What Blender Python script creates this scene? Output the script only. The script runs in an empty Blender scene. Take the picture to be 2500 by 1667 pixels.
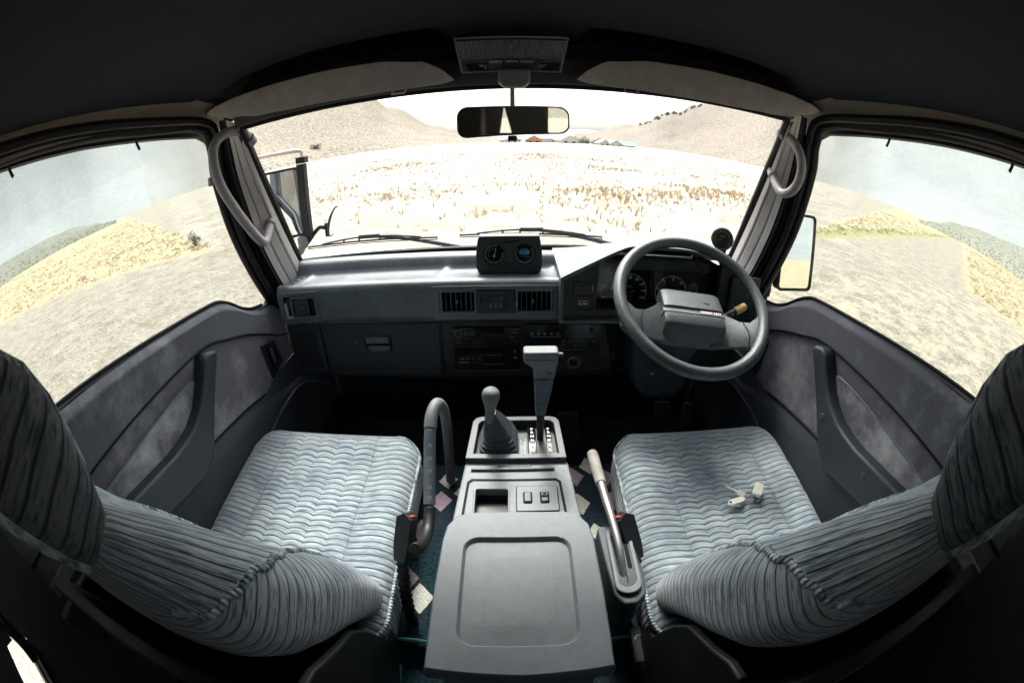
import bpy, math, random
from mathutils import Vector, Matrix
from mathutils.geometry import tessellate_polygon
R = math.radians
random.seed(7)
S = bpy.context.scene
COL = S.collection
# ------------------------------------------------------------------ camera (full-frame 15 mm fisheye between the front seats)
cd = bpy.data.cameras.new('camera'); cam = bpy.data.objects.new('camera', cd); COL.objects.link(cam)
cd.type = 'PANO'
for o_ in (cd, getattr(cd, 'cycles', None)):
    if o_ is None: continue
    try:
        o_.panorama_type = 'FISHEYE_EQUISOLID'; o_.fisheye_lens = 15.0; o_.fisheye_fov = R(200)
    except Exception as ex: print('cam', ex)
cd.sensor_width = 36; cd.sensor_fit = 'HORIZONTAL'; cd.clip_start = 0.01; cd.clip_end = 20000
cam.matrix_world = Matrix.Translation((-.01, 0, 0)) @ Matrix.Rotation(R(90 - 27.4), 4, 'X') @ Matrix.Rotation(R(-0.45), 4, 'Z')
S.camera = cam
# ------------------------------------------------------------------ light and exposure
W = bpy.data.worlds.new('World'); S.world = W; W.use_nodes = True
wn = W.node_tree.nodes; wl = W.node_tree.links
bg = wn['Background']; sk = wn.new('ShaderNodeTexSky'); sk.sky_type = 'NISHITA'; sk.sun_disc = False
SUN_EL, SUN_AZ = 52, -10          # azimuth from the driving direction (+Y), towards the left
sk.sun_elevation = R(SUN_EL); sk.sun_rotation = R(SUN_AZ); sk.air_density = 1.0; sk.dust_density = 6.0; sk.ozone_density = 0.6
hs = wn.new('ShaderNodeHueSaturation'); hs.inputs['Saturation'].default_value = 0.35
wl.new(sk.outputs[0], hs.inputs['Color']); wl.new(hs.outputs[0], bg.inputs[0]); bg.inputs[1].default_value = 0.15
sd = bpy.data.lights.new('sun', 'SUN'); sd.energy = 1.5; sd.angle = R(12); sd.color = (1, .96, .9)
so = bpy.data.objects.new('sun', sd); COL.objects.link(so)
dv = Vector((math.sin(R(SUN_AZ)) * math.cos(R(SUN_EL)), math.cos(R(SUN_AZ)) * math.cos(R(SUN_EL)), math.sin(R(SUN_EL))))
so.rotation_euler = dv.to_track_quat('Z', 'Y').to_euler()
S.view_settings.view_transform = 'Standard'; S.view_settings.look = 'None'; S.view_settings.gamma = 1
S.view_settings.exposure = 1.7
S.render.engine = 'CYCLES'
S.cycles.max_bounces = 10; S.cycles.diffuse_bounces = 5; S.cycles.transparent_max_bounces = 12
S.cycles.caustics_reflective = False; S.cycles.caustics_refractive = False
GZ = -1.85                        # ground level; the camera is the origin

# ------------------------------------------------------------------ material helpers
class G:
    """tiny node-graph helper"""
    def __init__(s, name, rough=.6, spec=.5, metal=0):
        s.mat = bpy.data.materials.new(name); s.mat.use_nodes = True
        s.n = s.mat.node_tree.nodes; s.l = s.mat.node_tree.links
        s.b = s.n['Principled BSDF']; s.b.inputs['Roughness'].default_value = rough
        s.b.inputs['Specular IOR Level'].default_value = spec; s.b.inputs['Metallic'].default_value = metal
        s.out = s.n['Material Output']; s.tc = s.n.new('ShaderNodeTexCoord')
    def put(s, sock, v):
        if hasattr(v, 'links') or isinstance(v, bpy.types.NodeSocket): s.l.new(v, sock)
        else: sock.default_value = v
    def m(s, op, a, b=0.0, c=0.0):
        n = s.n.new('ShaderNodeMath'); n.operation = op
        s.put(n.inputs[0], a); s.put(n.inputs[1], b); s.put(n.inputs[2], c); return n.outputs[0]
    def xyz(s, vec):
        n = s.n.new('ShaderNodeSeparateXYZ'); s.l.new(vec, n.inputs[0]); return n.outputs
    def comb(s, x, y, z):
        n = s.n.new('ShaderNodeCombineXYZ'); s.put(n.inputs[0], x); s.put(n.inputs[1], y); s.put(n.inputs[2], z); return n.outputs[0]
    def noise(s, scale, detail=3, vec=None, rough=.5, col=False):
        n = s.n.new('ShaderNodeTexNoise'); n.inputs['Scale'].default_value = scale; n.inputs['Detail'].default_value = detail
        n.inputs['Roughness'].default_value = rough; s.l.new(vec if vec is not None else s.tc.outputs['Object'], n.inputs['Vector'])
        return n.outputs['Color' if col else 'Fac']
    def vor(s, scale, vec=None, feat='F1'):
        n = s.n.new('ShaderNodeTexVoronoi'); n.feature = feat; n.inputs['Scale'].default_value = scale
        s.l.new(vec if vec is not None else s.tc.outputs['Object'], n.inputs['Vector']); return n.outputs['Distance']
    def ramp(s, f, stops):
        n = s.n.new('ShaderNodeValToRGB'); s.l.new(f, n.inputs[0]); e = n.color_ramp.elements
        while len(e) < len(stops): e.new(.5)
        for q, (p, c) in zip(e, stops):
            q.position = p; q.color = (*c, 1) if isinstance(c, tuple) else (c, c, c, 1)
        return n.outputs[0]
    def mix(s, f, a, b, mode='MIX'):
        n = s.n.new('ShaderNodeMix'); n.data_type = 'RGBA'; n.blend_type = mode; s.put(n.inputs[0], f)
        for i, v in ((6, a), (7, b)):
            if isinstance(v, tuple): n.inputs[i].default_value = (*v, 1)
            else: s.l.new(v, n.inputs[i])
        return n.outputs[2]
    def color(s, v):
        if isinstance(v, tuple): s.b.inputs['Base Color'].default_value = (*v, 1)
        else: s.l.new(v, s.b.inputs['Base Color'])
    def bump(s, h, strength=.5, dist=.001):
        n = s.n.new('ShaderNodeBump'); n.inputs['Strength'].default_value = strength; n.inputs['Distance'].default_value = dist
        s.l.new(h, n.inputs['Height']); s.l.new(n.outputs[0], s.b.inputs['Normal'])

def plastic(name, c, rough=.5, grain=900, gs=.35, dust=.15, spec=.5, specks=0):
    g = G(name, rough, spec)
    n1 = g.noise(9, 4); n2 = g.noise(60, 3)
    f = g.m('MULTIPLY', g.m('ADD', n1, g.m('MULTIPLY', n2, .5)), 1.0)
    d = tuple(min(1, x * (1 + dust * 2) + dust * .03) for x in c)
    cc = g.mix(g.ramp(f, [(.55, 0.0), (.95, 1.0)]), c, d)
    if specks: cc = g.mix(g.ramp(g.m('ADD', g.vor(34), g.m('MULTIPLY', g.noise(11, 2), .05)), [(.045, specks), (.06, 0.0)]), cc, (.7, .7, .66))
    sm = g.noise(3.2, 5, rough=.7); cc = g.mix(g.ramp(sm, [(.5, 0.0), (.72, min(1, dust * 1.6))]), cc, tuple(min(1, x * 1.35 + .012) for x in c))
    g.color(cc)
    g.l.new(g.ramp(g.m('ADD', n1, g.m('MULTIPLY', n2, .3)), [(.3, max(0, rough - .1)), (.9, min(1, rough + .14))]), g.b.inputs['Roughness'])
    g.bump(g.m('ADD', g.vor(grain), g.m('MULTIPLY', g.noise(grain * 1.7, 2), .5)), gs, .0006)
    return g.mat
def simple(name, c, rough=.5, metal=0, spec=.5, noise=.12, scale=40):
    g = G(name, rough, spec, metal)
    g.color(g.mix(g.noise(scale, 4), tuple(x * (1 - noise) for x in c), tuple(min(1, x * (1 + noise)) for x in c)))
    return g.mat
def glow(name, c, e):
    g = G(name, .5); g.color(c); g.b.inputs['Emission Color'].default_value = (*c, 1); g.b.inputs['Emission Strength'].default_value = e
    return g.mat
def glass(name, tint, refl=.06, dirt=.03):
    g = G(name); n = g.n; n.remove(g.b)
    tr = n.new('ShaderNodeBsdfTransparent'); tr.inputs[0].default_value = (*tint, 1)
    gl = n.new('ShaderNodeBsdfGlossy'); gl.inputs['Roughness'].default_value = .02
    fr = n.new('ShaderNodeLayerWeight'); fr.inputs[0].default_value = .5
    mx = n.new('ShaderNodeMixShader'); g.l.new(g.m('ADD', g.m('MULTIPLY', g.m('POWER', fr.outputs['Facing'], 4), .5), refl * .6), mx.inputs[0]); g.l.new(tr.outputs[0], mx.inputs[1]); g.l.new(gl.outputs[0], mx.inputs[2])
    df = n.new('ShaderNodeBsdfDiffuse'); df.inputs[0].default_value = (.75, .78, .78, 1)
    mx2 = n.new('ShaderNodeMixShader'); g.l.new(g.ramp(g.noise(5, 5), [(.35, dirt * .4), (.75, dirt * 1.5)]), mx2.inputs[0])
    g.l.new(mx.outputs[0], mx2.inputs[1]); g.l.new(df.outputs[0], mx2.inputs[2]); g.l.new(mx2.outputs[0], g.out.inputs[0])
    return g.mat

def fabric(name, mode, k=1.0):
    """heathered grey velour with raised ribs. mode 'quilt' (seat cushion, object coordinates) or 'rib' (uv.x across the ribs, metres)"""
    g = G(name, .9, .15)
    if mode == 'quilt':
        x, y, z = g.xyz(g.tc.outputs['Object'])
        ax = g.m('ABSOLUTE', x)
        inner = g.m('LESS_THAN', ax, .128)
        cw = .0512
        fx = g.m('FRACT', g.m('DIVIDE', g.m('ADD', x, .128 + cw * 8), cw))
        arch = g.m('MULTIPLY', g.m('SINE', g.m('MULTIPLY', fx, math.pi)), .0062)
        arch = g.m('ADD', arch, g.m('MULTIPLY', g.m('SUBTRACT', g.noise(9, 2), .5), .008))
        yy = g.m('SUBTRACT', y, g.m('MULTIPLY', arch, inner))
        ph = g.m('DIVIDE', yy, .0155)
        seam = g.m('MINIMUM', g.m('ABSOLUTE', g.m('SUBTRACT', fx, .5)), .5)
        colseam = g.m('MULTIPLY', g.ramp(seam, [(.43, 0.0), (.5, 1.0)]), inner)
        main = g.ramp(g.m('ABSOLUTE', g.m('SUBTRACT', ax, .128)), [(0.0, 1.0), (.005, 0.0)])
        hv = g.comb(g.m('MULTIPLY', x, 30), g.m('MULTIPLY', yy, 260), g.m('MULTIPLY', z, 60))
        hv2 = g.comb(g.m('MULTIPLY', x, 45), g.m('MULTIPLY', yy, 900), 0.0)
        u_, v_ = x, yy
    else:
        u, v, _ = g.xyz(g.tc.outputs['UV'])
        wob = g.m('MULTIPLY', g.m('SUBTRACT', g.noise(14, 2), .5), .004)
        ph = g.m('DIVIDE', g.m('ADD', u, wob), .0165)
        colseam = None; main = None
        hv = g.comb(g.m('MULTIPLY', v, 30), g.m('MULTIPLY', u, 260), 0.0)
        hv2 = g.comb(g.m('MULTIPLY', v, 45), g.m('MULTIPLY', u, 900), 0.0)
    ridge = g.m('ABSOLUTE', g.m('SINE', g.m('MULTIPLY', ph, math.pi)))
    h = g.m('POWER', g.m('ADD', ridge, .0001), .45)
    if mode == 'quilt':
        h = g.m('SUBTRACT', h, g.m('MULTIPLY', colseam, .35)); h = g.m('SUBTRACT', h, g.m('MULTIPLY', main, 1.1))
    n1 = g.noise(1, 3, hv); n2 = g.noise(1, 2, hv2)
    big = g.noise(11, 3)
    f = g.m('ADD', g.m('MULTIPLY', n1, .6), g.m('ADD', g.m('MULTIPLY', n2, .25), g.m('MULTIPLY', big, .3)))
    if mode == 'rib': f = g.m('ADD', g.m('MULTIPLY', g.m('SUBTRACT', f, .575), 1.9), .60)
    c = g.ramp(f, [(.36, (.075, .105, .145)), (.47, (.16, .205, .245)), (.57, (.28, .335, .365)), (.68, (.42, .47, .48)), (.85, (.38, .38, .40))])
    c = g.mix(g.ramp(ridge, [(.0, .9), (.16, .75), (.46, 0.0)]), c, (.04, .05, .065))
    wear = g.noise(4.5, 4); c = g.mix(g.ramp(wear, [(.35, 0.0), (.7, .5 if mode == 'quilt' else .22)]), c, (.20, .225, .245))
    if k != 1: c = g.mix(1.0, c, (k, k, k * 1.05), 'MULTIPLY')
    g.color(c)
    fine = g.m('ABSOLUTE', g.m('SINE', g.m('MULTIPLY', ph, math.pi * 4)))
    g.bump(g.m('ADD', g.m('ADD', h, g.m('MULTIPLY', fine, .12)), g.m('MULTIPLY', n2, .3)), .85, .0034)
    g.b.inputs['Sheen Weight'].default_value = .35 * min(1, k * 1.2); g.b.inputs['Sheen Roughness'].default_value = .4
    return g.mat

def suede(name, base, stain, amt=.5, lo=.5):
    g = G(name, .85, .2)
    a = g.noise(5, 6, rough=.65); b = g.noise(22, 5, rough=.7)
    f = g.m('ADD', g.m('MULTIPLY', a, .7), g.m('MULTIPLY', b, .35))
    c = g.mix(g.ramp(f, [(lo, 0.0), (lo + .22, amt)]), base, stain)
    c = g.mix(g.ramp(g.noise(300, 2), [(.3, 0.0), (.8, .35)]), c, tuple(x * 1.6 for x in base))
    g.color(c); g.bump(g.noise(700, 2), .4, .0006)
    g.b.inputs['Sheen Weight'].default_value = .3
    return g.mat

M = {}
M['dash'] = plastic('dash_vinyl', (.070, .084, .093), .32, 700, .5, .25, specks=.4)
M['dashlow'] = plastic('dash_lower', (.018, .023, .029), .55, 700, .4, .12)
M['black'] = plastic('black_plastic', (.006, .007, .008), .45, 1200, .15, .1)
M['gloss'] = simple('gloss_black', (.004, .004, .005), .16)
M['recess'] = simple('dark_recess', (.002, .002, .0025), .7, spec=.2)
M['console'] = plastic('console_vinyl', (.135, .152, .162), .44, 800, .5, .15, specks=.8)
M['consoledark'] = plastic('console_dark', (.05, .058, .064), .5, 800, .4, .15)
M['trim'] = plastic('pillar_trim', (.36, .335, .325), .5, 800, .3, .1)
M['grip'] = plastic('grip_vinyl', (.19, .175, .18), .5, 500, .5, .3)
M['wheelmat'] = plastic('wheel_leather', (.045, .054, .057), .31, 420, 1.0, .2)
M['header'] = simple('header_grey', (.055, .05, .05), .7, spec=.3)
M['rubber'] = simple('rubber_seal', (.007, .006, .008), .6, spec=.25)
M['roofmat'] = suede('headlining', (.027, .028, .032), (.038, .037, .038), .5)
rb_ = M['roofmat'].node_tree.nodes['Principled BSDF']; rb_.inputs['Sheen Weight'].default_value = 0; rb_.inputs['Specular IOR Level'].default_value = .04
M['cant'] = suede('cant_trim', (.21, .18, .155), (.25, .215, .185), .4)
M['doorpad'] = suede('door_pad', (.105, .107, .125), (.44, .44, .46), .7, .54)
M['doormid'] = suede('door_cloth', (.10, .097, .118), (.42, .42, .44), .7, .5)
M['doorpale'] = suede('door_pocket', (.13, .127, .15), (.62, .61, .62), .95, .44)
M['doorlow'] = plastic('door_lower', (.042, .048, .060), .6, 900, .3, .15)
M['arm'] = plastic('armrest', (.030, .037, .044), .42, 600, .4, .15)
M['lever'] = plastic('lever_grey', (.105, .113, .116), .5, 700, .4, .2)
M['leverblue'] = plastic('lever_blue_grey', (.07, .088, .105), .55, 900, .3, .1)
M['steel'] = simple('dull_steel', (.27, .27, .265), .45, .8, noise=.3)
M['chrome'] = simple('chrome', (.75, .75, .75), .12, 1)
M['white'] = simple('white_print', (.8, .8, .78), .6)
M['grey_print'] = simple('grey_print', (.48, .49, .49), .6)
M['dim_print'] = simple('dim_print', (.26, .28, .28), .6)
M['ink'] = simple('black_ink', (.012, .012, .014), .7)
M['orange'] = simple('orange_needle', (.85, .27, .05), .5)
M['red'] = simple('red_print', (.30, .03, .025), .5)
M['bluep'] = simple('blue_print', (.02, .12, .28), .5)
M['rednead'] = simple('red_needle', (.7, .05, .06), .5)
M['led'] = glow('warning_lamp', (.9, .02, .04), 1.4)
M['amber'] = simple('cork_tape', (.55, .36, .15), .7, noise=.3, scale=200)
M['skyball'] = simple('blue_ball', (.03, .22, .34), .2)
M['paint'] = simple('silver_paint', (.55, .56, .57), .25, .4)
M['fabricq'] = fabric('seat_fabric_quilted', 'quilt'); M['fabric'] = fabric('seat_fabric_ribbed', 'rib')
M['glass'] = glass('windscreen_glass', (.93, .96, .95), .06, .01)
M['tint'] = glass('side_glass', (.56, .62, .62), .06, .03)
M['clear'] = glass('gauge_glass', (.95, .95, .95), .05, 0.0)
M['lens'] = simple('dome_lens', (.07, .08, .09), .2, spec=.7)
M['keyw'] = simple('key_plastic', (.72, .70, .62), .4)
M['keym'] = simple('key_metal', (.75, .68, .62), .3, .8)
g = G('mirror', .015, .5, 1.0); g.color((.86, .9, .9)); M['mirror'] = g.mat
g = G('rear_view_mirror', .02, .5, 1.0); g.color((.62, .66, .64)); M['mirror2'] = g.mat
def carpet():
    g = G('teal_carpet', .95, .1); n = g.noise(160, 3); b = g.noise(7, 4)
    c = g.mix(g.ramp(n, [(.35, 0.0), (.7, 1.0)]), (.003, .009, .012), (.012, .040, .047))
    g.color(g.mix(g.ramp(b, [(.4, 0.0), (.75, .6)]), c, (.03, .035, .05))); g.bump(n, 1, .004); return g.mat
M['carpet'] = carpet()
def dia(name, a, b):
    g = G(name, .95, .1); g.color(g.mix(g.noise(220, 3), a, b)); g.bump(g.noise(260, 2), 1, .003); return g.mat
M['diaw'] = dia('carpet_diamond_cream', (.26, .27, .24), (.62, .61, .55)); M['diap'] = dia('carpet_diamond_pink', (.19, .14, .18), (.44, .34, .39))
def mat_diag():
    g = G('dark_floor', .9, .2); g.color(g.mix(g.noise(60, 4), (.006, .007, .009), (.018, .02, .024))); g.bump(g.noise(240, 2), .6, .002); return g.mat
M['floor'] = mat_diag()

# ------------------------------------------------------------------ mesh helpers
def F(o, x, y):
    x = Vector(x).normalized(); y = Vector(y); z = x.cross(y).normalized(); y = z.cross(x)
    m = Matrix((x, y, z)).transposed().to_4x4(); m.translation = Vector(o); return m
def DF(x, y, z): return F((x, y, z), (1, 0, 0), (0, 0, 1))      # faces the back of the van (towards -Y)
def UP(x, y, z): return F((x, y, z), (1, 0, 0), (0, 1, 0))      # faces up
def rrect(w, h, r, n=4, cx=0, cy=0):
    r = min(r, w / 2 - 1e-5, h / 2 - 1e-5); P = []
    for sx, sy, a0 in ((1, 1, 0), (-1, 1, 90), (-1, -1, 180), (1, -1, 270)):
        for i in range(n + 1):
            a = R(a0 + 90 * i / n); P.append((cx + sx * (w / 2 - r) + r * math.cos(a), cy + sy * (h / 2 - r) + r * math.sin(a)))
    return P
def circ(r, n=32, cx=0, cy=0): return [(cx + r * math.cos(2 * math.pi * i / n), cy + r * math.sin(2 * math.pi * i / n)) for i in range(n)]
def smooth_path(P, k=6):
    P = [Vector(p) for p in P]; out = []
    for i in range(len(P) - 1):
        a = P[max(i - 1, 0)]; b = P[i]; c = P[i + 1]; d = P[min(i + 2, len(P) - 1)]
        for j in range(k):
            t = j / k
            out.append(.5 * ((2 * b) + (c - a) * t + (2 * a - 5 * b + 4 * c - d) * t * t + (3 * b - a - 3 * c + d) * t ** 3))
    out.append(P[-1]); return out
class MB:
    def __init__(s): s.v = []; s.f = []; s.mi = []; s.uv = {}
    def add(s, vs, fs, Mx=None, mi=0):
        o = len(s.v)
        for p in vs:
            p = Vector(p); s.v.append(Mx @ p if Mx is not None else p)
        for f in fs: s.f.append(tuple(i + o for i in f)); s.mi.append(mi)
        return s
    def box(s, c, d, Mx=None, mi=0):
        x, y, z = c; a, b, e = d[0] / 2, d[1] / 2, d[2] / 2
        vs = [(x + i * a, y + j * b, z + k * e) for k in (-1, 1) for j in (-1, 1) for i in (-1, 1)]
        return s.add(vs, [(0, 2, 3, 1), (4, 5, 7, 6), (0, 1, 5, 4), (2, 6, 7, 3), (0, 4, 6, 2), (1, 3, 7, 5)], Mx, mi)
    def prism(s, P, d, Mx=None, mi=0, z0=0.0):
        n = len(P); A = sum(P[i][0] * P[(i + 1) % n][1] - P[(i + 1) % n][0] * P[i][1] for i in range(n))
        if A < 0: P = P[::-1]
        vs = [(x, y, z0) for x, y in P] + [(x, y, z0 + d) for x, y in P]
        return s.add(vs, [tuple(range(n))[::-1], tuple(range(n, 2 * n))] + [(i, (i + 1) % n, n + (i + 1) % n, n + i) for i in range(n)], Mx, mi)
    def flat(s, P, Mx=None, z=0.0, mi=0):
        n = len(P); A = sum(P[i][0] * P[(i + 1) % n][1] - P[(i + 1) % n][0] * P[i][1] for i in range(n))
        if A < 0: P = P[::-1]
        return s.add([(x, y, z) for x, y in P], [tuple(range(n))], Mx, mi)
    def holed(s, O, H, d, Mx=None, mi=0):
        """flat plate with holes, thickness d along -z, walls in the holes"""
        loops = [O] + H; L3 = [[Vector((x, y, 0)) for x, y in L] for L in loops]
        tri = tessellate_polygon(L3); fl = [p for L in L3 for p in L]; n = len(fl)
        fs = []
        for t in tri:
            a, b, c = (fl[i] for i in t)
            if (b - a).cross(c - a).z < 0: t = t[::-1]
            fs.append(tuple(t))
        fs += [tuple(i + n for i in t[::-1]) for t in fs]
        o = 0
        for L in L3:
            k = len(L)
            for i in range(k): fs.append((o + i, o + (i + 1) % k, n + o + (i + 1) % k, n + o + i))
            o += k
        return s.add([tuple(p) for p in fl] + [(p.x, p.y, -d) for p in fl], fs, Mx, mi)
    def ring(s, A, B, d, Mx=None, mi=0, z0=0.0):
        """frame between closed outlines A (outer) and B (inner), same count"""
        n = len(A); vs = [(x, y, z0) for x, y in A] + [(x, y, z0) for x, y in B] + [(x, y, z0 + d) for x, y in A] + [(x, y, z0 + d) for x, y in B]; fs = []
        for i in range(n):
            j = (i + 1) % n
            fs += [(2 * n + i, 2 * n + j, 3 * n + j, 3 * n + i), (i, n + i, n + j, j), (i, j, 2 * n + j, 2 * n + i), (n + i, 3 * n + i, 3 * n + j, n + j)]
        return s.add(vs, fs, Mx, mi)
    def loft(s, rings, closed=True, caps=True, Mx=None, mi=0):
        n = len(rings[0]); vs = [p for r in rings for p in r]; fs = []
        for a in range(len(rings) - 1):
            for i in range(n if closed else n - 1):
                j = (i + 1) % n; fs.append((a * n + i, a * n + j, (a + 1) * n + j, (a + 1) * n + i))
        if caps and closed: fs += [tuple(range(n))[::-1], tuple((len(rings) - 1) * n + i for i in range(n))]
        return s.add(vs, fs, Mx, mi)
    def tube(s, P, r, n=12, Mx=None, mi=0, caps=True, k=0):
        if k: P = smooth_path(P, k)
        P = [Vector(p) for p in P]; rr = r if callable(r) else (lambda t: r)
        rings = []; up = None
        for i, p in enumerate(P):
            t = (P[min(i + 1, len(P) - 1)] - P[max(i - 1, 0)]).normalized()
            if up is None:
                up = t.orthogonal().normalized()
            up = (up - t * up.dot(t)).normalized(); b = t.cross(up); q = rr(i / (len(P) - 1))
            rings.append([tuple(p + (up * math.cos(2 * math.pi * j / n) + b * math.sin(2 * math.pi * j / n)) * q) for j in range(n)])
        return s.loft(rings, True, caps, Mx, mi)
    def lathe(s, prof, n=32, Mx=None, mi=0):
        return s.loft([[(r * math.cos(2 * math.pi * j / n), r * math.sin(2 * math.pi * j / n), z) for j in range(n)] for r, z in prof], True, True, Mx, mi)
    def torus(s, Rr, r, Mx=None, mi=0, n=64, k=12, ry=None):
        ry = ry or r; vs = []; fs = []
        for i in range(n):
            a = 2 * math.pi * i / n
            for j in range(k):
                b = 2 * math.pi * j / k; q = Rr + r * math.cos(b); vs.append((q * math.cos(a), q * math.sin(a), ry * math.sin(b)))
        for i in range(n):
            for j in range(k): fs.append((i * k + j, ((i + 1) % n) * k + j, ((i + 1) % n) * k + (j + 1) % k, i * k + (j + 1) % k))
        return s.add(vs, fs, Mx, mi)
    def grid(s, nu, nv, fn, Mx=None, mi=0):
        vs = [fn(i / nu, j / nv) for j in range(nv + 1) for i in range(nu + 1)]
        return s.add(vs, [(j * (nu + 1) + i, j * (nu + 1) + i + 1, (j + 1) * (nu + 1) + i + 1, (j + 1) * (nu + 1) + i) for j in range(nv) for i in range(nu)], Mx, mi)
    def text(s, body, size, Mx, mi=0, align='CENTER', bold=0.0, z=.0008, space=1.0, sx=1.0):
        c = bpy.data.curves.new('t', 'FONT'); c.body = body; c.size = size; c.align_x = align; c.align_y = 'CENTER'; c.offset = bold; c.resolution_u = 2; c.space_character = space
        o = bpy.data.objects.new('t', c); COL.objects.link(o); dg = bpy.context.evaluated_depsgraph_get()
        me = bpy.data.meshes.new_from_object(o.evaluated_get(dg)); s.add([(v.co.x * sx, v.co.y, z) for v in me.vertices], [tuple(p.vertices) for p in me.polygons], Mx, mi)
        bpy.data.objects.remove(o); bpy.data.curves.remove(c); bpy.data.meshes.remove(me); return s
ORG = {}
def name_(o, label=None, cat=None, group=None, kind=None):
    if label: o['label'] = label
    if cat: o['category'] = cat
    if group: o['group'] = group
    if kind: o['kind'] = kind
    return o
def thing(name, loc, label, cat, group=None):
    o = bpy.data.objects.new(name, None); COL.objects.link(o); o.location = loc; o.empty_display_size = .05; ORG[o.name] = Vector(loc)
    return name_(o, label, cat, group)
def obj(name, mb, mats, parent=None, bevel=0, seg=2, smooth=True, origin=None, sub=0, angle=40, recalc=True):
    og = ORG[parent.name] if parent else Vector(origin or (0, 0, 0))
    me = bpy.data.meshes.new(name); me.from_pydata([tuple(v - og) for v in mb.v], [], mb.f)
    if not isinstance(mats, (list, tuple)): mats = [mats]
    for m in mats: me.materials.append(M[m] if isinstance(m, str) else m)
    for p, i in zip(me.polygons, mb.mi): p.material_index = i; p.use_smooth = smooth
    if recalc:
        import bmesh
        b = bmesh.new(); b.from_mesh(me); bmesh.ops.recalc_face_normals(b, faces=b.faces); b.to_mesh(me); b.free()
    if mb.uv:
        ul = me.uv_layers.new(name='UVMap')
        for p in me.polygons:
            for li in p.loop_indices: ul.data[li].uv = mb.uv.get((p.index, me.loops[li].vertex_index), (0, 0))
    me.validate(); me.update()
    o = bpy.data.objects.new(name, me); COL.objects.link(o)
    if parent: o.parent = parent
    else: o.location = og
    ORG[o.name] = og
    if bevel:
        b = o.modifiers.new('bevel', 'BEVEL'); b.width = bevel; b.segments = seg; b.limit_method = 'ANGLE'; b.angle_limit = R(angle); b.harden_normals = False
    if sub:
        b = o.modifiers.new('sub', 'SUBSURF'); b.levels = sub; b.render_levels = sub
    if smooth:
        try: me.set_sharp_from_angle(angle=R(45))
        except Exception: pass
    return o
def kids(o): return [c for c in bpy.data.objects if c.parent == o]
def dup(root, loc, rotz=0, scale=1, **kw):
    r = root.copy(); COL.objects.link(r); r.location = loc; r.rotation_euler = (0, 0, rotz); r.scale = (scale,) * 3
    for k, v in kw.items(): r[k] = v
    for c in kids(root):
        d = c.copy(); COL.objects.link(d); d.parent = r
        for e in kids(c):
            h = e.copy(); COL.objects.link(h); h.parent = d
    return r
def interp(T, x):
    if x <= T[0][0]: return T[0][1]
    for (a, b), (c, d) in zip(T, T[1:]):
        if x <= c:
            t = (x - a) / (c - a); t = t * t * (3 - 2 * t); return b + (d - b) * t
    return T[-1][1]
def lint(T, x):
    if x <= T[0][0]: return T[0][1]
    for (a, b), (c, d) in zip(T, T[1:]):
        if x <= c: return b + (d - b) * (x - a) / (c - a)
    return T[-1][1]
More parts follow.
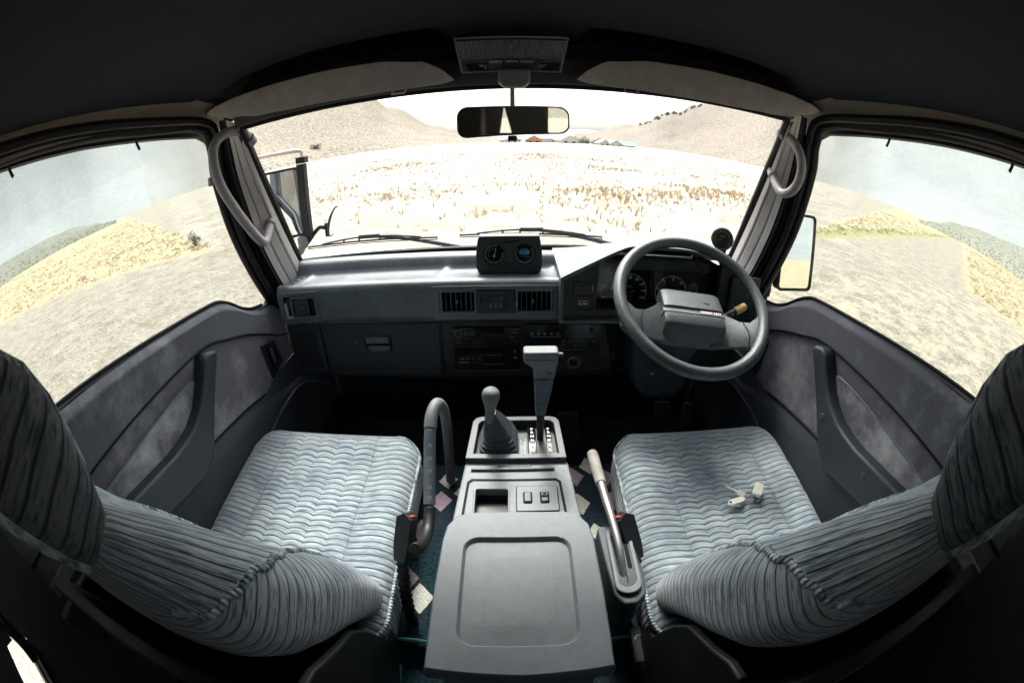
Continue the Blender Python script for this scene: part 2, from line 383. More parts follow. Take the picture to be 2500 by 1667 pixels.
# ================================================================== OUTSIDE
from mathutils import noise as mnoise
def polar(az, d, z): return (d * math.sin(R(az)), d * math.cos(R(az)), z)
def gmask(g, v, soft): return g.ramp(g.m('ADD', g.m('MULTIPLY', v, soft), .5), [(.3, 0.0), (.7, 1.0)])
def ground_mat():
    g = G('dry_ground', .95, .1)
    x, y, z = g.xyz(g.tc.outputs['Object'])
    w = g.m('MULTIPLY', g.m('SUBTRACT', g.noise(.35, 4), .5), 5.0); w2 = g.m('MULTIPLY', g.m('SUBTRACT', g.noise(2.0, 4), .5), 1.6)
    wob = g.m('ADD', w, w2)
    def line(px, py, sl): return g.m('SUBTRACT', y, g.m('ADD', g.m('MULTIPLY', g.m('SUBTRACT', x, px), sl), py))
    A = g.m('MULTIPLY', gmask(g, g.m('ADD', g.m('MULTIPLY', line(-8, 9.3, -.72), -1), g.m('MULTIPLY', wob, .5)), .7), gmask(g, g.m('ADD', line(-19, 5.2, .345), g.m('MULTIPLY', wob, .8)), .5))
    A = g.m('MULTIPLY', A, g.m('LESS_THAN', x, 0))
    B = g.m('MULTIPLY', gmask(g, g.m('ADD', g.m('MULTIPLY', line(11.3, 12.6, .725), -1), g.m('MULTIPLY', wob, .7)), .6), gmask(g, g.m('ADD', line(10, 10.6, .445), g.m('MULTIPLY', wob, .25)), .9))
    B = g.m('MULTIPLY', B, g.m('GREATER_THAN', x, 0))
    C = g.m('MULTIPLY', gmask(g, g.m('ADD', g.m('MULTIPLY', line(16.5, 8.0, .52), -1), g.m('MULTIPLY', wob, .3)), .6), gmask(g, g.m('ADD', g.m('SUBTRACT', x, 15), wob), .3))
    gr = g.m('MAXIMUM', A, g.m('MAXIMUM', B, C))
    near = g.m('MULTIPLY', gmask(g, g.m('SUBTRACT', x, 3.0), .4), gmask(g, g.m('SUBTRACT', 6.5, y), .4))
    n1 = g.noise(2.2, 6, rough=.7); n2 = g.noise(14, 5, rough=.7); n3 = g.noise(.5, 4)
    grav = g.ramp(g.m('ADD', g.m('MULTIPLY', n1, .45), g.m('MULTIPLY', n2, .55)), [(.34, (.19, .155, .115)), (.45, (.33, .285, .22)), (.56, (.45, .40, .325)), (.7, (.56, .515, .44))])
    peb = g.ramp(g.vor(16), [(0.0, .35), (.3, 1.0)])
    grav = g.mix(.5, grav, peb, 'MULTIPLY')
    streak = g.noise(1, 5, g.comb(g.m('MULTIPLY', x, 3.0), g.m('MULTIPLY', y, 3.0), 0.0), .8)
    gras = g.ramp(g.m('ADD', g.m('MULTIPLY', streak, .6), g.m('MULTIPLY', n2, .4)), [(.3, (.30, .24, .14)), (.42, (.45, .36, .22)), (.55, (.55, .45, .29)), (.72, (.60, .53, .40))])
    gras = g.mix(g.ramp(g.noise(.9, 4), [(.58, 0.0), (.72, .6)]), gras, (.36, .34, .17))
    front = g.ramp(g.m('ADD', g.m('MULTIPLY', n1, .3), g.m('ADD', g.m('MULTIPLY', g.noise(7, 5, rough=.75), .4), g.m('MULTIPLY', n3, .3))), [(.38, (.22, .17, .11)), (.45, (.32, .27, .20)), (.51, (.42, .375, .305)), (.60, (.47, .44, .385))])
    isf = g.m('MULTIPLY', gmask(g, g.m('SUBTRACT', y, 7.5), .4), gmask(g, g.m('ADD', g.m('SUBTRACT', y, g.m('MULTIPLY', g.m('ABSOLUTE', x), .95)), wob), .4))
    c = g.mix(isf, grav, front)
    c = g.mix(g.m('MULTIPLY', near, g.ramp(n1, [(.45, 0.0), (.6, .8)])), c, (.54, .465, .33))
    c = g.mix(gr, c, gras)
    # green fringe along the near edge of the right-hand grass
    fr = g.m('MULTIPLY', g.m('MULTIPLY', B, gmask(g, g.m('SUBTRACT', .9, g.m('ABSOLUTE', line(10, 11.0, .445))), 1.2)), .75)
    c = g.mix(fr, c, (.30, .31, .12))
    g.color(c)
    g.bump(g.m('ADD', g.m('MULTIPLY', n2, 1.0), g.m('MULTIPLY', g.vor(9), .5)), .9, .05)
    return g.mat
def gz(x, y):
    r = math.hypot(x, y)
    return .05 * math.sin(x * .6 + 1) * math.sin(y * .45) * min(1, max(0, (r - 3) / 6)) - .0 * r
mb = MB(); rad = [0, 1.2, 2, 3, 4, 5, 6, 7, 8, 9, 10, 11, 12, 13.5, 15, 17, 19, 21, 24, 27, 30, 34, 39, 45, 52, 60, 70, 85, 105, 130, 170, 230, 320, 450, 700, 1200, 2500, 6000]
nA = 240
mb.add([(r * math.sin(2 * math.pi * i / nA), r * math.cos(2 * math.pi * i / nA), GZ + gz(r * math.sin(2 * math.pi * i / nA), r * math.cos(2 * math.pi * i / nA))) for r in rad[1:] for i in range(nA)] + [(0, 0, GZ)],
       [(j * nA + i, j * nA + (i + 1) % nA, (j + 1) * nA + (i + 1) % nA, (j + 1) * nA + i) for j in range(len(rad) - 2) for i in range(nA)] + [((len(rad) - 1) * nA, (i + 1) % nA, i) for i in range(nA)])
name_(obj('ground', mb, ground_mat(), origin=(0, 0, GZ)), kind='structure')

def hill_mat(name, pale, dark, scrub, scale, amt=.8, front=None):
    g = G(name, .95, .05)
    n = g.noise(.012, 6, rough=.65); s = g.vor(scale); s2 = g.noise(scale * 2.3, 4, rough=.75)
    c = g.mix(g.ramp(n, [(.35, 0.0), (.7, 1.0)]), pale, dark)
    c = g.mix(g.ramp(g.m('ADD', s, g.m('MULTIPLY', s2, .6)), [(.50, amt), (.86, 0.0)]), c, scrub)
    if front:      # the scrub thins and greys gradually towards the flanks of the valley
        x, y, z = g.xyz(g.tc.outputs['Object']); an = g.m('ARCTAN2', g.m('ABSOLUTE', x), y)
        c = g.mix(g.ramp(an, [(R(37) / 1.0, 1.0), (R(50) / 1.0, 0.0)]), c, front)
    g.color(c); g.bump(s2, .6, .6); return g.mat
M['hillL'] = hill_mat('scrub_slope_left', (.33, .29, .24), (.25, .22, .175), (.085, .08, .058), .6, .95)
M['hillR'] = hill_mat('scrub_slope_right', (.285, .25, .215), (.22, .195, .165), (.10, .088, .07), .5, .7)
M['hillS'] = hill_mat('side_slope', (.42, .42, .40), (.335, .345, .338), (.26, .275, .27), .4, .25, (.29, .26, .215))
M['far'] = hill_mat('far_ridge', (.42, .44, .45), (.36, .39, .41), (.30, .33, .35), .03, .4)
def fbm(a, t): return math.sin(a * .31 + 3 * t) * .5 + math.sin(a * .83 + 5 * t + 1) * .3 + math.sin(a * 1.9 + 9 * t) * .15 + math.sin(a * 4.1 - 7 * t) * .07
def hill(name, az0, az1, crest, d0, d1, mat, foot=None, rough=.5, nu=140, nv=36):
    def pt(az, t):
        ec = interp(crest, az); e0 = -0.6 if foot is None else lint(foot, az) - .6
        tt = min(t, 1); s = tt * tt * (3 - 2 * tt) * .55 + tt * .45
        e = e0 + (ec - e0) * s + rough * (1.3 * mnoise.noise(Vector((az * .09, tt * 2.2, 1.5 if az > 0 else 9.5))) + .45 * mnoise.noise(Vector((az * .3, tt * 7, 4)))) * min(1, t * 3) * (1 - .5 * tt)
        a, b = (interp(d0, az), interp(d1, az)); d = a + (b - a) * t
        z = math.tan(R(e)) * d
        if t < .12: z += (GZ - 1.0 - z) * (1 - t / .12) ** 2
        if t > 1: z -= (t - 1) * (b - a) * .5
        return polar(az, d, z)
    mb = MB(); mb.grid(nu, nv + 6, lambda u, v: pt(az0 + (az1 - az0) * u, v * (nv + 6) / nv))
    o = name_(obj(name, mb, mat), kind='structure'); o.data.validate(); return pt
hl = hill('hillside_left', -38, 4, [(-62, 24), (-50, 17), (-40, 10.5), (-33, 7.9), (-27, 8.3), (-19.3, 7.6), (-15.4, 5.2), (-9.7, 2.3), (-6.9, 1.3), (-2, .5), (4, -.4)], [(-62, 90), (-33, 150), (-8, 260), (4, 300)], [(-62, 260), (-27, 420), (-8, 600), (4, 620)], 'hillL', [(-62, 0), (-40, .6), (-33, 1.3), (-27, .9), (-8, .2), (4, -.2)], .7)
hill('hillside_left_flank', -150, -37.5, [(-150, 10), (-120, 16), (-90, 22), (-72, 25), (-58, 23), (-40, 13.5), (-37, 10)], [(-150, 120), (-58, 100), (-41, 140)], [(-150, 380), (-58, 300), (-41, 380)], 'hillS', [(-60, 0), (-38, .78)], .7, 220, 60)
hr = hill('hillside_right', 7, 38.5, [(7, -.4), (9, 1.0), (15.8, 2.6), (21.4, 5.2), (24.3, 6.7), (27.2, 7.8), (35, 12), (48, 18)], [(7, 420), (20, 330), (35, 210), (48, 150)], [(7, 700), (20, 560), (48, 380)], 'hillR', [(7, 0), (20, .1), (35, .9), (48, .5)], .7)
hill('hillside_right_flank', 38, 150, [(40, 13), (44, 16.5), (60, 22), (80, 24), (110, 16), (150, 9)], [(40, 190), (70, 110), (150, 140)], [(40, 440), (150, 400)], 'hillS', [(38, .87), (60, 0)], .7, 220, 60)
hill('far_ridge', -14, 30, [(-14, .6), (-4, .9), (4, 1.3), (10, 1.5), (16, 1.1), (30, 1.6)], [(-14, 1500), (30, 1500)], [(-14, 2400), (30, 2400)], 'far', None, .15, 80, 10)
hill('far_ridge_behind', 145, 215, [(145, 8), (180, 5), (215, 9)], [(145, 200), (215, 200)], [(145, 520), (215, 520)], 'hillL', None, .8)
hill('shrub_bank_left', -80, -54, [(-80, .75), (-66, .6), (-61, .42), (-57, -.3), (-54, -3)], [(-80, 60), (-54, 75)], [(-80, 75), (-54, 90)], hill_mat('shrub_bank', (.38, .36, .29), (.29, .285, .23), (.15, .16, .12), 1.6, .8), None, .15, 90, 6)
hill('shrub_bank_right', 56, 82, [(56, -3.5), (58.5, -.4), (61, .5), (66, 1.1), (74, 1.7), (82, 2.0)], [(56, 75), (82, 50)], [(56, 95), (82, 66)], 'shrub_bank_mat' if False else bpy.data.materials['shrub_bank'], None, .2, 90, 6)

# ---- grass tufts
def tuft_mesh(mb, x, y, z, h, n, spread, mi):
    for i in range(n):
        a = random.uniform(0, 6.283); r0 = random.uniform(0, spread * .4); l = random.uniform(.3, 1) * spread; hh = h * random.uniform(.45, 1.1); w = .003 + .00035 * math.hypot(x, y)
        bx, by = x + r0 * math.cos(a), y + r0 * math.sin(a); px, py = -math.sin(a + random.uniform(-1, 1)) * w, math.cos(a) * w
        tx, ty = bx + l * math.cos(a), by + l * math.sin(a)
        mb.add([(bx - px, by - py, z - .02), (bx + px, by + py, z - .02), ((bx + tx) / 2 + px * .6, (by + ty) / 2 + py * .6, z + hh * .65), (tx, ty, z + hh)], [(0, 1, 2), (0, 2, 3)], None, mi)
def grass_mat(n, a, b): 
    g = G(n, .9, .1); g.color(g.mix(g.noise(.8, 3), a, b)); return g.mat
gm = [grass_mat('straw_grass', (.46, .36, .23), (.56, .45, .31)), grass_mat('rust_grass', (.40, .27, .155), (.50, .36, .22)), grass_mat('sage_grass', (.29, .29, .19), (.38, .37, .25)), grass_mat('pale_grass', (.62, .55, .43), (.70, .64, .52))]
from mathutils import noise as mnoise
mb = MB(); cnt = 0
while cnt < 2600:
    az = random.uniform(-36, 37); d = 8.5 + 48 * random.random() ** 1.25; x, y = d * math.sin(R(az)), d * math.cos(R(az))
    q = mnoise.noise(Vector((x * .16, y * .16, 3))) + .45 * mnoise.noise(Vector((x * .6, y * .6, 8)))
    dens = (.25 if d < 13 else .8) * (.06 + max(0, q + .02) * 1.8)
    if random.random() > dens: continue
    cnt += 1; m_ = random.choices([0, 1, 2, 3], [6, 4.0 if q > .2 else 2, 1.6, 0])[0]
    tuft_mesh(mb, x, y, GZ + gz(x, y), random.uniform(.05, .20) * (1 if q < .3 else 1.3), 10, random.uniform(.03, .14), m_)
name_(obj('dry_grass_field', mb, gm, smooth=False, recalc=False), 'pale straw coloured grass tufts scattered over the field ahead', 'grass', kind='stuff')
mb = MB(); cnt = 0
while cnt < 1700:
    az = random.uniform(-80, -38); d = 9 + 50 * random.random() ** 1.3; x, y = d * math.sin(R(az)), d * math.cos(R(az))
    if y > 9.2 - .72 * (x + 8) or y < 5.6 + .345 * (x + 19): continue
    cnt += 1; tuft_mesh(mb, x, y, GZ + gz(x, y), random.uniform(.05, .14), 7, random.uniform(.10, .26), random.choices([0, 1, 2, 3], [6, 1.2, .9, 3])[0])
name_(obj('tan_grass_left', mb, gm, smooth=False, recalc=False), 'tan dry grass seen through the left side window', 'grass', kind='stuff')
mb = MB(); cnt = 0
while cnt < 1900:
    az = random.uniform(39, 80); d = 9 + 50 * random.random() ** 1.3; x, y = d * math.sin(R(az)), d * math.cos(R(az))
    inB = y < 12.4 + .725 * (x - 11.3) and y > 11.0 + .445 * (x - 10); inC = y < 7.5 + .52 * (x - 16.5) and x > 15
    if not (inB or inC): continue
    cnt += 1; e = inB and y < 12.0 + .445 * (x - 10)
    tuft_mesh(mb, x, y, GZ + gz(x, y), random.uniform(.05, .14), 7, random.uniform(.10, .26), 2 if e else random.choices([0, 1, 2, 3], [6, 1, 1.3, 3])[0])
name_(obj('tan_grass_right', mb, gm, smooth=False, recalc=False), 'tan dry grass and green fringe beyond the right side window', 'grass', kind='stuff')

# ---- shrubs
M['shrub'] = simple('sage_leaves', (.19, .195, .14), .9, noise=.5, scale=3); M['twig'] = simple('twigs', (.09, .07, .05), .9)
def shrub(name, loc, r, h, label, group, cat='shrub', trunk=False):
    t = thing(name, loc, label, cat, group); a = MB(); x0, y0, z0 = loc
    blobs = [(random.uniform(-.5, .5) * r, random.uniform(-.5, .5) * r, h * random.uniform(.15, .7), r * random.uniform(.35, .6)) for _ in range(6)]
    for i in range(420):
        bx, by, bz, br = random.choice(blobs); v = Vector((random.gauss(0, 1), random.gauss(0, 1), random.gauss(0, 1))).normalized() * br * random.uniform(.5, 1)
        c = Vector((x0 + bx, y0 + by, z0 + bz)) + v; s = r * .11
        u = Vector((random.gauss(0, 1), random.gauss(0, 1), random.gauss(0, 1))).normalized() * s; w = u.cross(Vector((random.random(), random.random(), 1))).normalized() * s
        a.add([c - u, c + w * .6, c + u, c - w * .6], [(0, 1, 2, 3)])
    obj('foliage', a, 'shrub', t, smooth=False, recalc=False)
    b = MB()
    for i in range(5):
        bx, by, bz, br = blobs[i]; b.tube([(x0, y0, z0 - .1), (x0 + bx * .5, y0 + by * .5, z0 + bz * .5), (x0 + bx, y0 + by, z0 + bz)], lambda q: r * .05 * (1.2 - q), 5)
    obj('stem', b, 'twig', t); return t
sh = shrub('shrub', hr(19, .9), 4.5, 5, 'dark green shrub in the line of bushes climbing the right hillside', 'shrubs on the right hillside')
ORD = ['first', 'second', 'third', 'fourth', 'fifth', 'sixth', 'seventh', 'eighth', 'ninth', 'tenth', 'eleventh', 'twelfth', 'thirteenth', 'fourteenth', 'fifteenth', 'sixteenth', 'seventeenth', 'eighteenth']
sh['label'] = 'small dark bush above the row, halfway up the right hillside'
for i in range(18):
    u = i / 17; az = 17 + 8 * u + random.uniform(-.15, .15); p = hr(az, .93 - .1 * random.random())
    dup(sh, p, random.uniform(0, 6), random.uniform(.4, .95), label=ORD[i] + ' bush from the bottom of the row climbing the right hillside')
sl = shrub('shrub', (-9.7, 10.2, GZ), .30, .40, 'small sage bush on the tan grass, seen through the left side window', None)
s3 = shrub('shrub', hl(-25.5, .12), 3, 2.2, 'dark green bush at the foot of the left hill', None)
s4 = shrub('shrub', polar(4.7, 262, -2.2), 4, 5, 'dark green tree among the distant houses on the valley floor', 'trees around the distant houses', 'tree')
TL = ((6.1, 270, .8), (8.0, 262, 1), (8.7, 280, .8), (9.3, 265, 1.1), (10.1, 268, .9), (10.8, 275, .7), (11.4, 270, 1), (-.4, 270, .8), (1.0, 280, .8), (5.4, 285, .7), (7.3, 290, .9), (12.0, 275, .7))
s4['label'] = 'dark green tree just right of the terracotta house on the valley floor'
for i, (az, d, s) in enumerate(sorted(TL)):
    dup(s4, polar(az, d, -2.2), random.uniform(0, 6), s, label=ORD[i] + ' tree from the left in the row among the distant houses')
# ---- distant houses
def house(loc, w, d, h, rz, wallc, roofc, label):
    t = thing('house', loc, label, 'house', 'distant houses on the valley floor'); c, s = math.cos(rz), math.sin(rz)
    Mx = Matrix.Translation(loc) @ Matrix.Rotation(rz, 4, 'Z')
    a = MB(); a.prism([(-w / 2, 0), (w / 2, 0), (w / 2, h), (0, h + w * .28), (-w / 2, h)], d, Mx @ F((0, d / 2, 0), (1, 0, 0), (0, 0, 1))); obj('wall', a, wallc, t, smooth=False)
    a = MB()
    for sg in (-1, 1):
        a.prism([(0, 0), (w / 2 + .5, -(w / 2 + .5) * .56), (w / 2 + .5, -(w / 2 + .5) * .56 + .25), (0, .25)] if sg > 0 else [(0, 0), (-w / 2 - .5, -(w / 2 + .5) * .56), (-w / 2 - .5, -(w / 2 + .5) * .56 + .25), (0, .25)], d + 1, Mx @ F((0, d / 2 + .5, h + w * .28 + .03), (1, 0, 0), (0, 0, 1)))
    obj('roof', a, roofc, t, smooth=False)
    for k in (-1, 1):
        a = MB(); a.box((k * w * .22, -d / 2 - .04, h * .55), (w * .16, .1, h * .35), Mx); obj('window', a, 'recess', t, smooth=False)
M['hw'] = simple('render_wall', (.55, .54, .52), .8); M['hr1'] = simple('grey_roof', (.22, .23, .26), .7); M['hr2'] = simple('green_roof', (.12, .30, .18), .6); M['hr3'] = simple('terracotta', (.5, .26, .15), .7)
house(polar(3.0, 240, GZ - .5), 9, 8, 1.8, 0, 'hr3', 'hw', 'small gabled house with terracotta wall just right of the rear-view mirror foot')
house(polar(4.0, 262, GZ - .5), 16, 9, 2.6, 1.5, 'hw', 'hr1', 'long grey roofed house behind the terracotta one')
house(polar(7.4, 240, GZ - .5), 10, 9, 2.2, .2, 'hw', 'hw', 'white gabled house midway between the mirror and the green roofed barn')
house(polar(12.0, 235, GZ - .6), 6, 9, 1.6, .1, 'hw', 'hr1', 'low white house with a grey gable, leftmost of the pair beside the green roof')
house(polar(13.4, 235, GZ - .6), 7, 10, 1.5, .1, 'hw', 'hr1', 'low white house with a grey gable right next to the green roofed barn')
house(polar(14.9, 236, GZ - .6), 7, 12, 1.3, 1.3, 'hw', 'hr2', 'barn with a bright green roof at the foot of the right hill')
house(polar(-.2, 245, GZ - .5), 8, 9, 1.8, .4, 'hw', 'hr1', 'small dark roofed house directly below the rear-view mirror')
# ================================================================== THE VAN CABIN
van = thing('van', (0, .4, -1.05), 'dark interior shell of the van, with grey headlining and pale windscreen pillars', 'van')
# --- roof lining: height field with two recesses for the visors
def ceil_z(x, y):
    ax = abs(x); z = .203 + .012 * (1 - (ax / .66) ** 2)
    if ax > .5: z -= .02 * ((ax - .5) / .16) ** 2
    ye = .74 + .05 * (ax / .65) ** 4
    if .125 < ax < .64 and y > ye: z += .038 * min(1, (y - ye) / .012) * min(1, (ax - .125) / .03) * min(1, (.64 - ax) / .05)
    return z
xs = [i / 56 * 1.32 - .66 for i in range(57)]; ys = [-2.6, -2, -1.5, -1, -.6, -.3, 0, .2, .4, .5, .6, .66, .69, .71, .72, .73] + [.735 + .006 * i for i in range(24)]
mb = MB(); mb.add([(x, y, ceil_z(x, y)) for y in ys for x in xs], [(j * 57 + i, j * 57 + i + 1, (j + 1) * 57 + i + 1, (j + 1) * 57 + i) for j in range(len(ys) - 1) for i in range(56)])
name_(obj('headlining', mb, 'roofmat', van), 'very dark fabric headlining')
mb = MB(); mb.box((0, -.85, .275), (1.5, 3.55, .02))
for s in (-1, 1): mb.box((s * .672, .84, .185), (.05, .10, .06))
 
for s in (-1, 1): mb.box((s * .715, .40, .245), (.07, 1.1, .05))
mb.box((0, .93, .245), (1.4, .06, .05)); obj('roof_skin', mb, 'floor', van)
mb = MB(); mb.box((0, .893, .20), (1.42, .012, .13)); obj('visor_recess_shade', mb, 'recess', van)  # near-black wall colour stands in for the shade behind the visors
# header rail above the windscreen
def ws_top(u):   # u -1..1
    return Vector((.588 * u + .003, .832 - .035 * u * u, .117 - .003 * u * u + .008 * u))
def ws_bot(u): return Vector((.700 * u + .006, 1.262 - .04 * u * u, -.338 - .0 * u * u + .003 * u))
US = [i / 24 * 2 - 1 for i in range(25)]
mb = MB(); rings = []
for u in US:
    p = ws_top(u); rings.append([tuple(p + Vector(q)) for q in ((0, .02, -.004), (0, -.012, -.006), (0, -.02, .012), (0, -.02, .045), (0, .03, .09), (0, .05, .01))])
mb.loft(rings); name_(obj('header_trim', mb, 'header', van, .003), 'narrow grey strip above the windscreen')
mb = MB(); mb.tube([ws_top(u) + Vector((0, .008, -.008)) for u in US], .0055, 8); mb.tube([ws_bot(u) + Vector((0, .0, .004)) for u in US], .011, 8)
for s in (-1, 1): mb.tube([ws_top(s) + Vector((s * .002, .01, -.005)), (ws_top(s) + ws_bot(s)) / 2 + Vector((s * .004, .012, .006)), ws_bot(s) + Vector((s * .004, 0, .004))], .0125, 8, k=6)
obj('windscreen_seal', mb, 'rubber', van)
mb = MB()
def wsp(u, v):
    uu = u * 2 - 1; a = ws_bot(uu); b = ws_top(uu); p = a.lerp(b, v); return tuple(p + Vector((0, .022 * math.sin(math.pi * v), .008 * math.sin(math.pi * v))))
mb.grid(24, 12, wsp); obj('windscreen', mb, 'glass', van)
# --- pillars with two grooves
PD = [(1.075, -.43, .702), (.995, -.30, .698), (.925, -.17, .690), (.880, -.06, .682), (.852, .02, .675), (.835, .08, .665), (.812, .135, .652)]   # door side edge (y, z, x)
PDS = smooth_path([(x, y, z) for y, z, x in PD], 8)
def pil(s, t, w):
    k = t * 48; i = min(int(k), 47); f = k - i; q = PDS[i].lerp(PDS[i + 1], f).copy(); q.x *= s
    e = ws_bot(s).lerp(ws_top(s), t) + Vector((-s * .004, -.004, 0)); e.z -= .02 * (1 - t)
    p = q.lerp(e, w); nrm = Vector((-s * .75, -.65, .0)); bul = .016 * min(1, math.sin(math.pi * w) * 1.8)
    for g0, gd in ((.46, .005), (.74, .005)): bul -= gd * math.exp(-((w - g0) / .024) ** 2)
    if w < .12: bul -= .004
    return tuple(p + nrm * bul)
for s in (-1, 1):
    mb = MB(); mb.grid(40, 48, lambda u, v: pil(s, v, .27 + .73 * u))
    name_(obj('pillar_trim', mb, 'trim', van), 'pale grey grooved pillar cover %s of the windscreen' % ('left' if s < 0 else 'right'))
    mb = MB(); mb.grid(30, 48, lambda u, v: tuple(Vector(pil(s, v, .28 * u)) + Vector((s * .004, .004, 0)) * (1 + .8 * math.sin(u * 16)))); name_(obj('door_opening_edge', mb, 'rubber', van), 'dark ribbed edge between pillar cover and door window')
    # black door-opening seals behind the pillar
    mb = MB()
    for off, r in ((0, .010), (.026, .013)):
        mb.tube([(s * (p[2] + .012 + off * .8), p[0] - .002 + (-.004 if off else 0), p[1] + .0) for p in PD[:6]] + [(s * (.672 + off), .79, .134 - off * .25), (s * (.672 + off), .6, .150 - off * .35), (s * (.675 + off), .3, .166 - off * .35), (s * (.675 + off), -.2, .168 - off * .35)], r, 8, k=5)
    obj('door_seal', mb, 'rubber', van)
    # cant rail above the door
    mb = MB(); prof = [(.652, .200), (.668, .192), (.684, .172), (.690, .155), (.688, .142)]
    mb.grid(20, 4, lambda u, v: (s * (prof[round(v * 4)][0]), .86 - u * 3.2, prof[round(v * 4)][1] + .006 - .045 * max(0, 1 - u * 8) ** 2))
    obj('cant_rail_trim', mb, 'cant', van)
    mb = MB(); mb.tube([(s * .652, .84 - .05 * i, .198 + .004 - .045 * max(0, 1 - i / 8) ** 2 * .4) for i in range(40)], .004, 6); obj('edge_welt', mb, 'rubber', van)
    # body side behind the front door: B pillar, rear wall with small low window, outer wall skin
    mb = MB(); hole = [(-.165, -.405), (-.112, -.418), (-.20, -.545), (-.262, -.52)] if s < 0 else [(-.9, -.2), (-.5, -.2), (-.5, .1), (-.9, .1)]
    Mx = F((s * .745, 0, 0), (0, 1, 0), (0, 0, 1))
    mb.holed([(-2.6, -1.1), (.02, -1.1), (.02, .27), (-2.6, .27)], [hole, [(-1.5, -.25), (-1.0, -.25), (-1.0, .08), (-1.5, .08)] if s < 0 else [(-1.6, -.2), (-1.1, -.2), (-1.1, .1), (-1.6, .1)]], .03, Mx)
    mb.box((s * .72, -.05, -.2), (.05, .12, .75)); name_(obj('body_side', mb, 'doorlow', van), 'dark side panel behind the %s seat' % ('left' if s < 0 else 'right'))
mb = MB(); mb.box((0, 1.36, -.75), (1.46, .02, .75)); obj('bulkhead', mb, 'floor', van)
mb = MB(); mb.holed([(-.75, -1.1), (.75, -1.1), (.75, .28), (-.75, .28)], [[(-.50, -.25), (.02, -.25), (.02, .16), (-.22, .16), (-.34, .02)][:0] or [(-.17, -.14), (-.06, -.14), (-.13, .13)], rrect(.30, .30, .04, 3, .43, 0)], .03, F((0, -2.6, 0), (1, 0, 0), (0, 0, 1))); mb.box((.20, -2.57, 0), (.03, .03, .5)); mb.box((-.30, -2.3, 0), (.02, .5, .4)); obj('tailgate_panel', mb, 'trim', van)
mb = MB(); mb.box((0, -.6, -1.07), (1.5, 4.0, .03))
for s in (-1, 1): mb.box((s * .49, .10, -.93), (.44, 1.2, .24)); mb.box((s * .73, .85, -1.0), (.06, 1.2, .14))
mb.box((0, 1.1, -1.0), (.22, .5, .12)); name_(obj('floor', mb, 'floor', van, .01), 'dark footwell floor')
# kick panels in front of the doors
for s in (-1, 1):
    mb = MB(); mb.prism([(.62, -.66), (.98, -.60), (1.16, -.60), (1.34, -.72), (1.34, -1.05), (.55, -1.05)], .012, F((s * .722, 0, 0), (0, s, 0), (0, 0, 1)) if False else F((s * .722 - .006, 0, 0), (0, 1, 0), (0, 0, 1)))
    mb.tube([(s * .712, .57, -.80), (s * .712, .80, -.725), (s * .712, 1.0, -.70), (s * .712, 1.13, -.735), (s * .712, 1.3, -.86)], .006, 6, k=5)
    obj('kick_panel', mb, 'doorlow', van)
# metal sill glimpsed at the rear left
mb = MB(); mb.tube([(-.738, -.095, -.405), (-.738, -.15, -.495), (-.738, -.22, -.60)], .008, 6); mb.tube([(-.725, -.128, -.33), (-.715, -.125, -.40), (-.73, -.14, -.45)], .014, 8, k=4)
name_(obj('belt_anchor', mb, 'chrome', van), 'bright metal belt anchor at the left rear edge')
# cowl outside, below the windscreen
mb = MB(); mb.box((0, 1.36, -.39), (1.5, .17, .02)); mb.box((0, 1.5, -.8), (1.5, .12, .8)); obj('cowl_panel', mb, 'paint', van, .02)

# --- centre carpet over the engine hump
mb = MB()
def hump(u, v):
    x = (u * 2 - 1); y = -.8 + 1.70 * v; e = abs(x)
    z = -.815 + .008 * mnoise.noise(Vector((x * 2, y * 5, 0))) * 2
    xx = x * .30
    if e > .9: z -= (e - .9) * 2.2
    if v > .965: z -= (v - .965) * 6.5; y = -.8 + 1.70 * .965 + (v - .965) * .5
    if y < .30: z -= .05 * min(1, (.30 - y) / .04)
    return (xx, y, z)
mb.grid(50, 170, hump)
def hump_z(x, y):
    return -.815 + .016 * mnoise.noise(Vector((x / .3 * 2, y * 5, 0))) - max(0, abs(x) / .3 - .9) * 2.2 + .001
for x, y, a, mi in ((-.180, .780, .034, 1), (-.135, .735, .034, 1), (-.190, .70, .038, 2), (-.145, .59, .036, 1), (-.205, .415, .040, 1), (-.238, .462, .034, 2), (-.225, .60, .036, 2),
                    (.150, .79, .038, 2), (.195, .835, .034, 1), (.235, .79, .034, 2), (.245, .70, .036, 2), (.155, .69, .036, 1), (.185, .60, .030, 1)):
    q = []
    for ang in (0, 90, 180, 270):
        q.append((x + a * .75 * math.cos(R(ang + 8)), y + a * math.sin(R(ang + 8))))
    q = [(q[k][0] + (q[(k + 1) % 4][0] - q[k][0]) * f + random.uniform(-.0008, .0008), q[k][1] + (q[(k + 1) % 4][1] - q[k][1]) * f + random.uniform(-.0008, .0008)) for k in range(4) for f in [q_ / 14 for q_ in range(14)]]
    mb.add([(px, py, hump_z(px, py) + .0008) for px, py in q], [tuple(range(56))], None, mi)
name_(obj('carpet', mb, ['carpet', 'diaw', 'diap'], None, origin=(0, .3, -.82), smooth=True, recalc=False), 'dark teal carpet with cream and pink diamonds between the front seats', 'carpet')
mb = MB(); mb.tube([(-.29, .305, -.815), (-.2, .31, -.806), (-.1, .30, -.808)], .004, 6, k=4); mb.tube([(.29, .305, -.815), (.2, .31, -.806), (.12, .30, -.808)], .004, 6, k=4)
mb.tube([(-.24, .29, -.86), (-.235, .15, -.87), (-.25, 0, -.88)], .005, 6, k=4); mb.tube([(.27, .29, -.86), (.262, .15, -.87), (.27, 0, -.88)], .005, 6, k=4)
M['tealpipe'] = simple('teal_binding', (.03, .17, .18), .8)
cp = [o for o in bpy.data.objects if o.name == 'carpet'][0]
obj('binding', mb, 'tealpipe', cp)

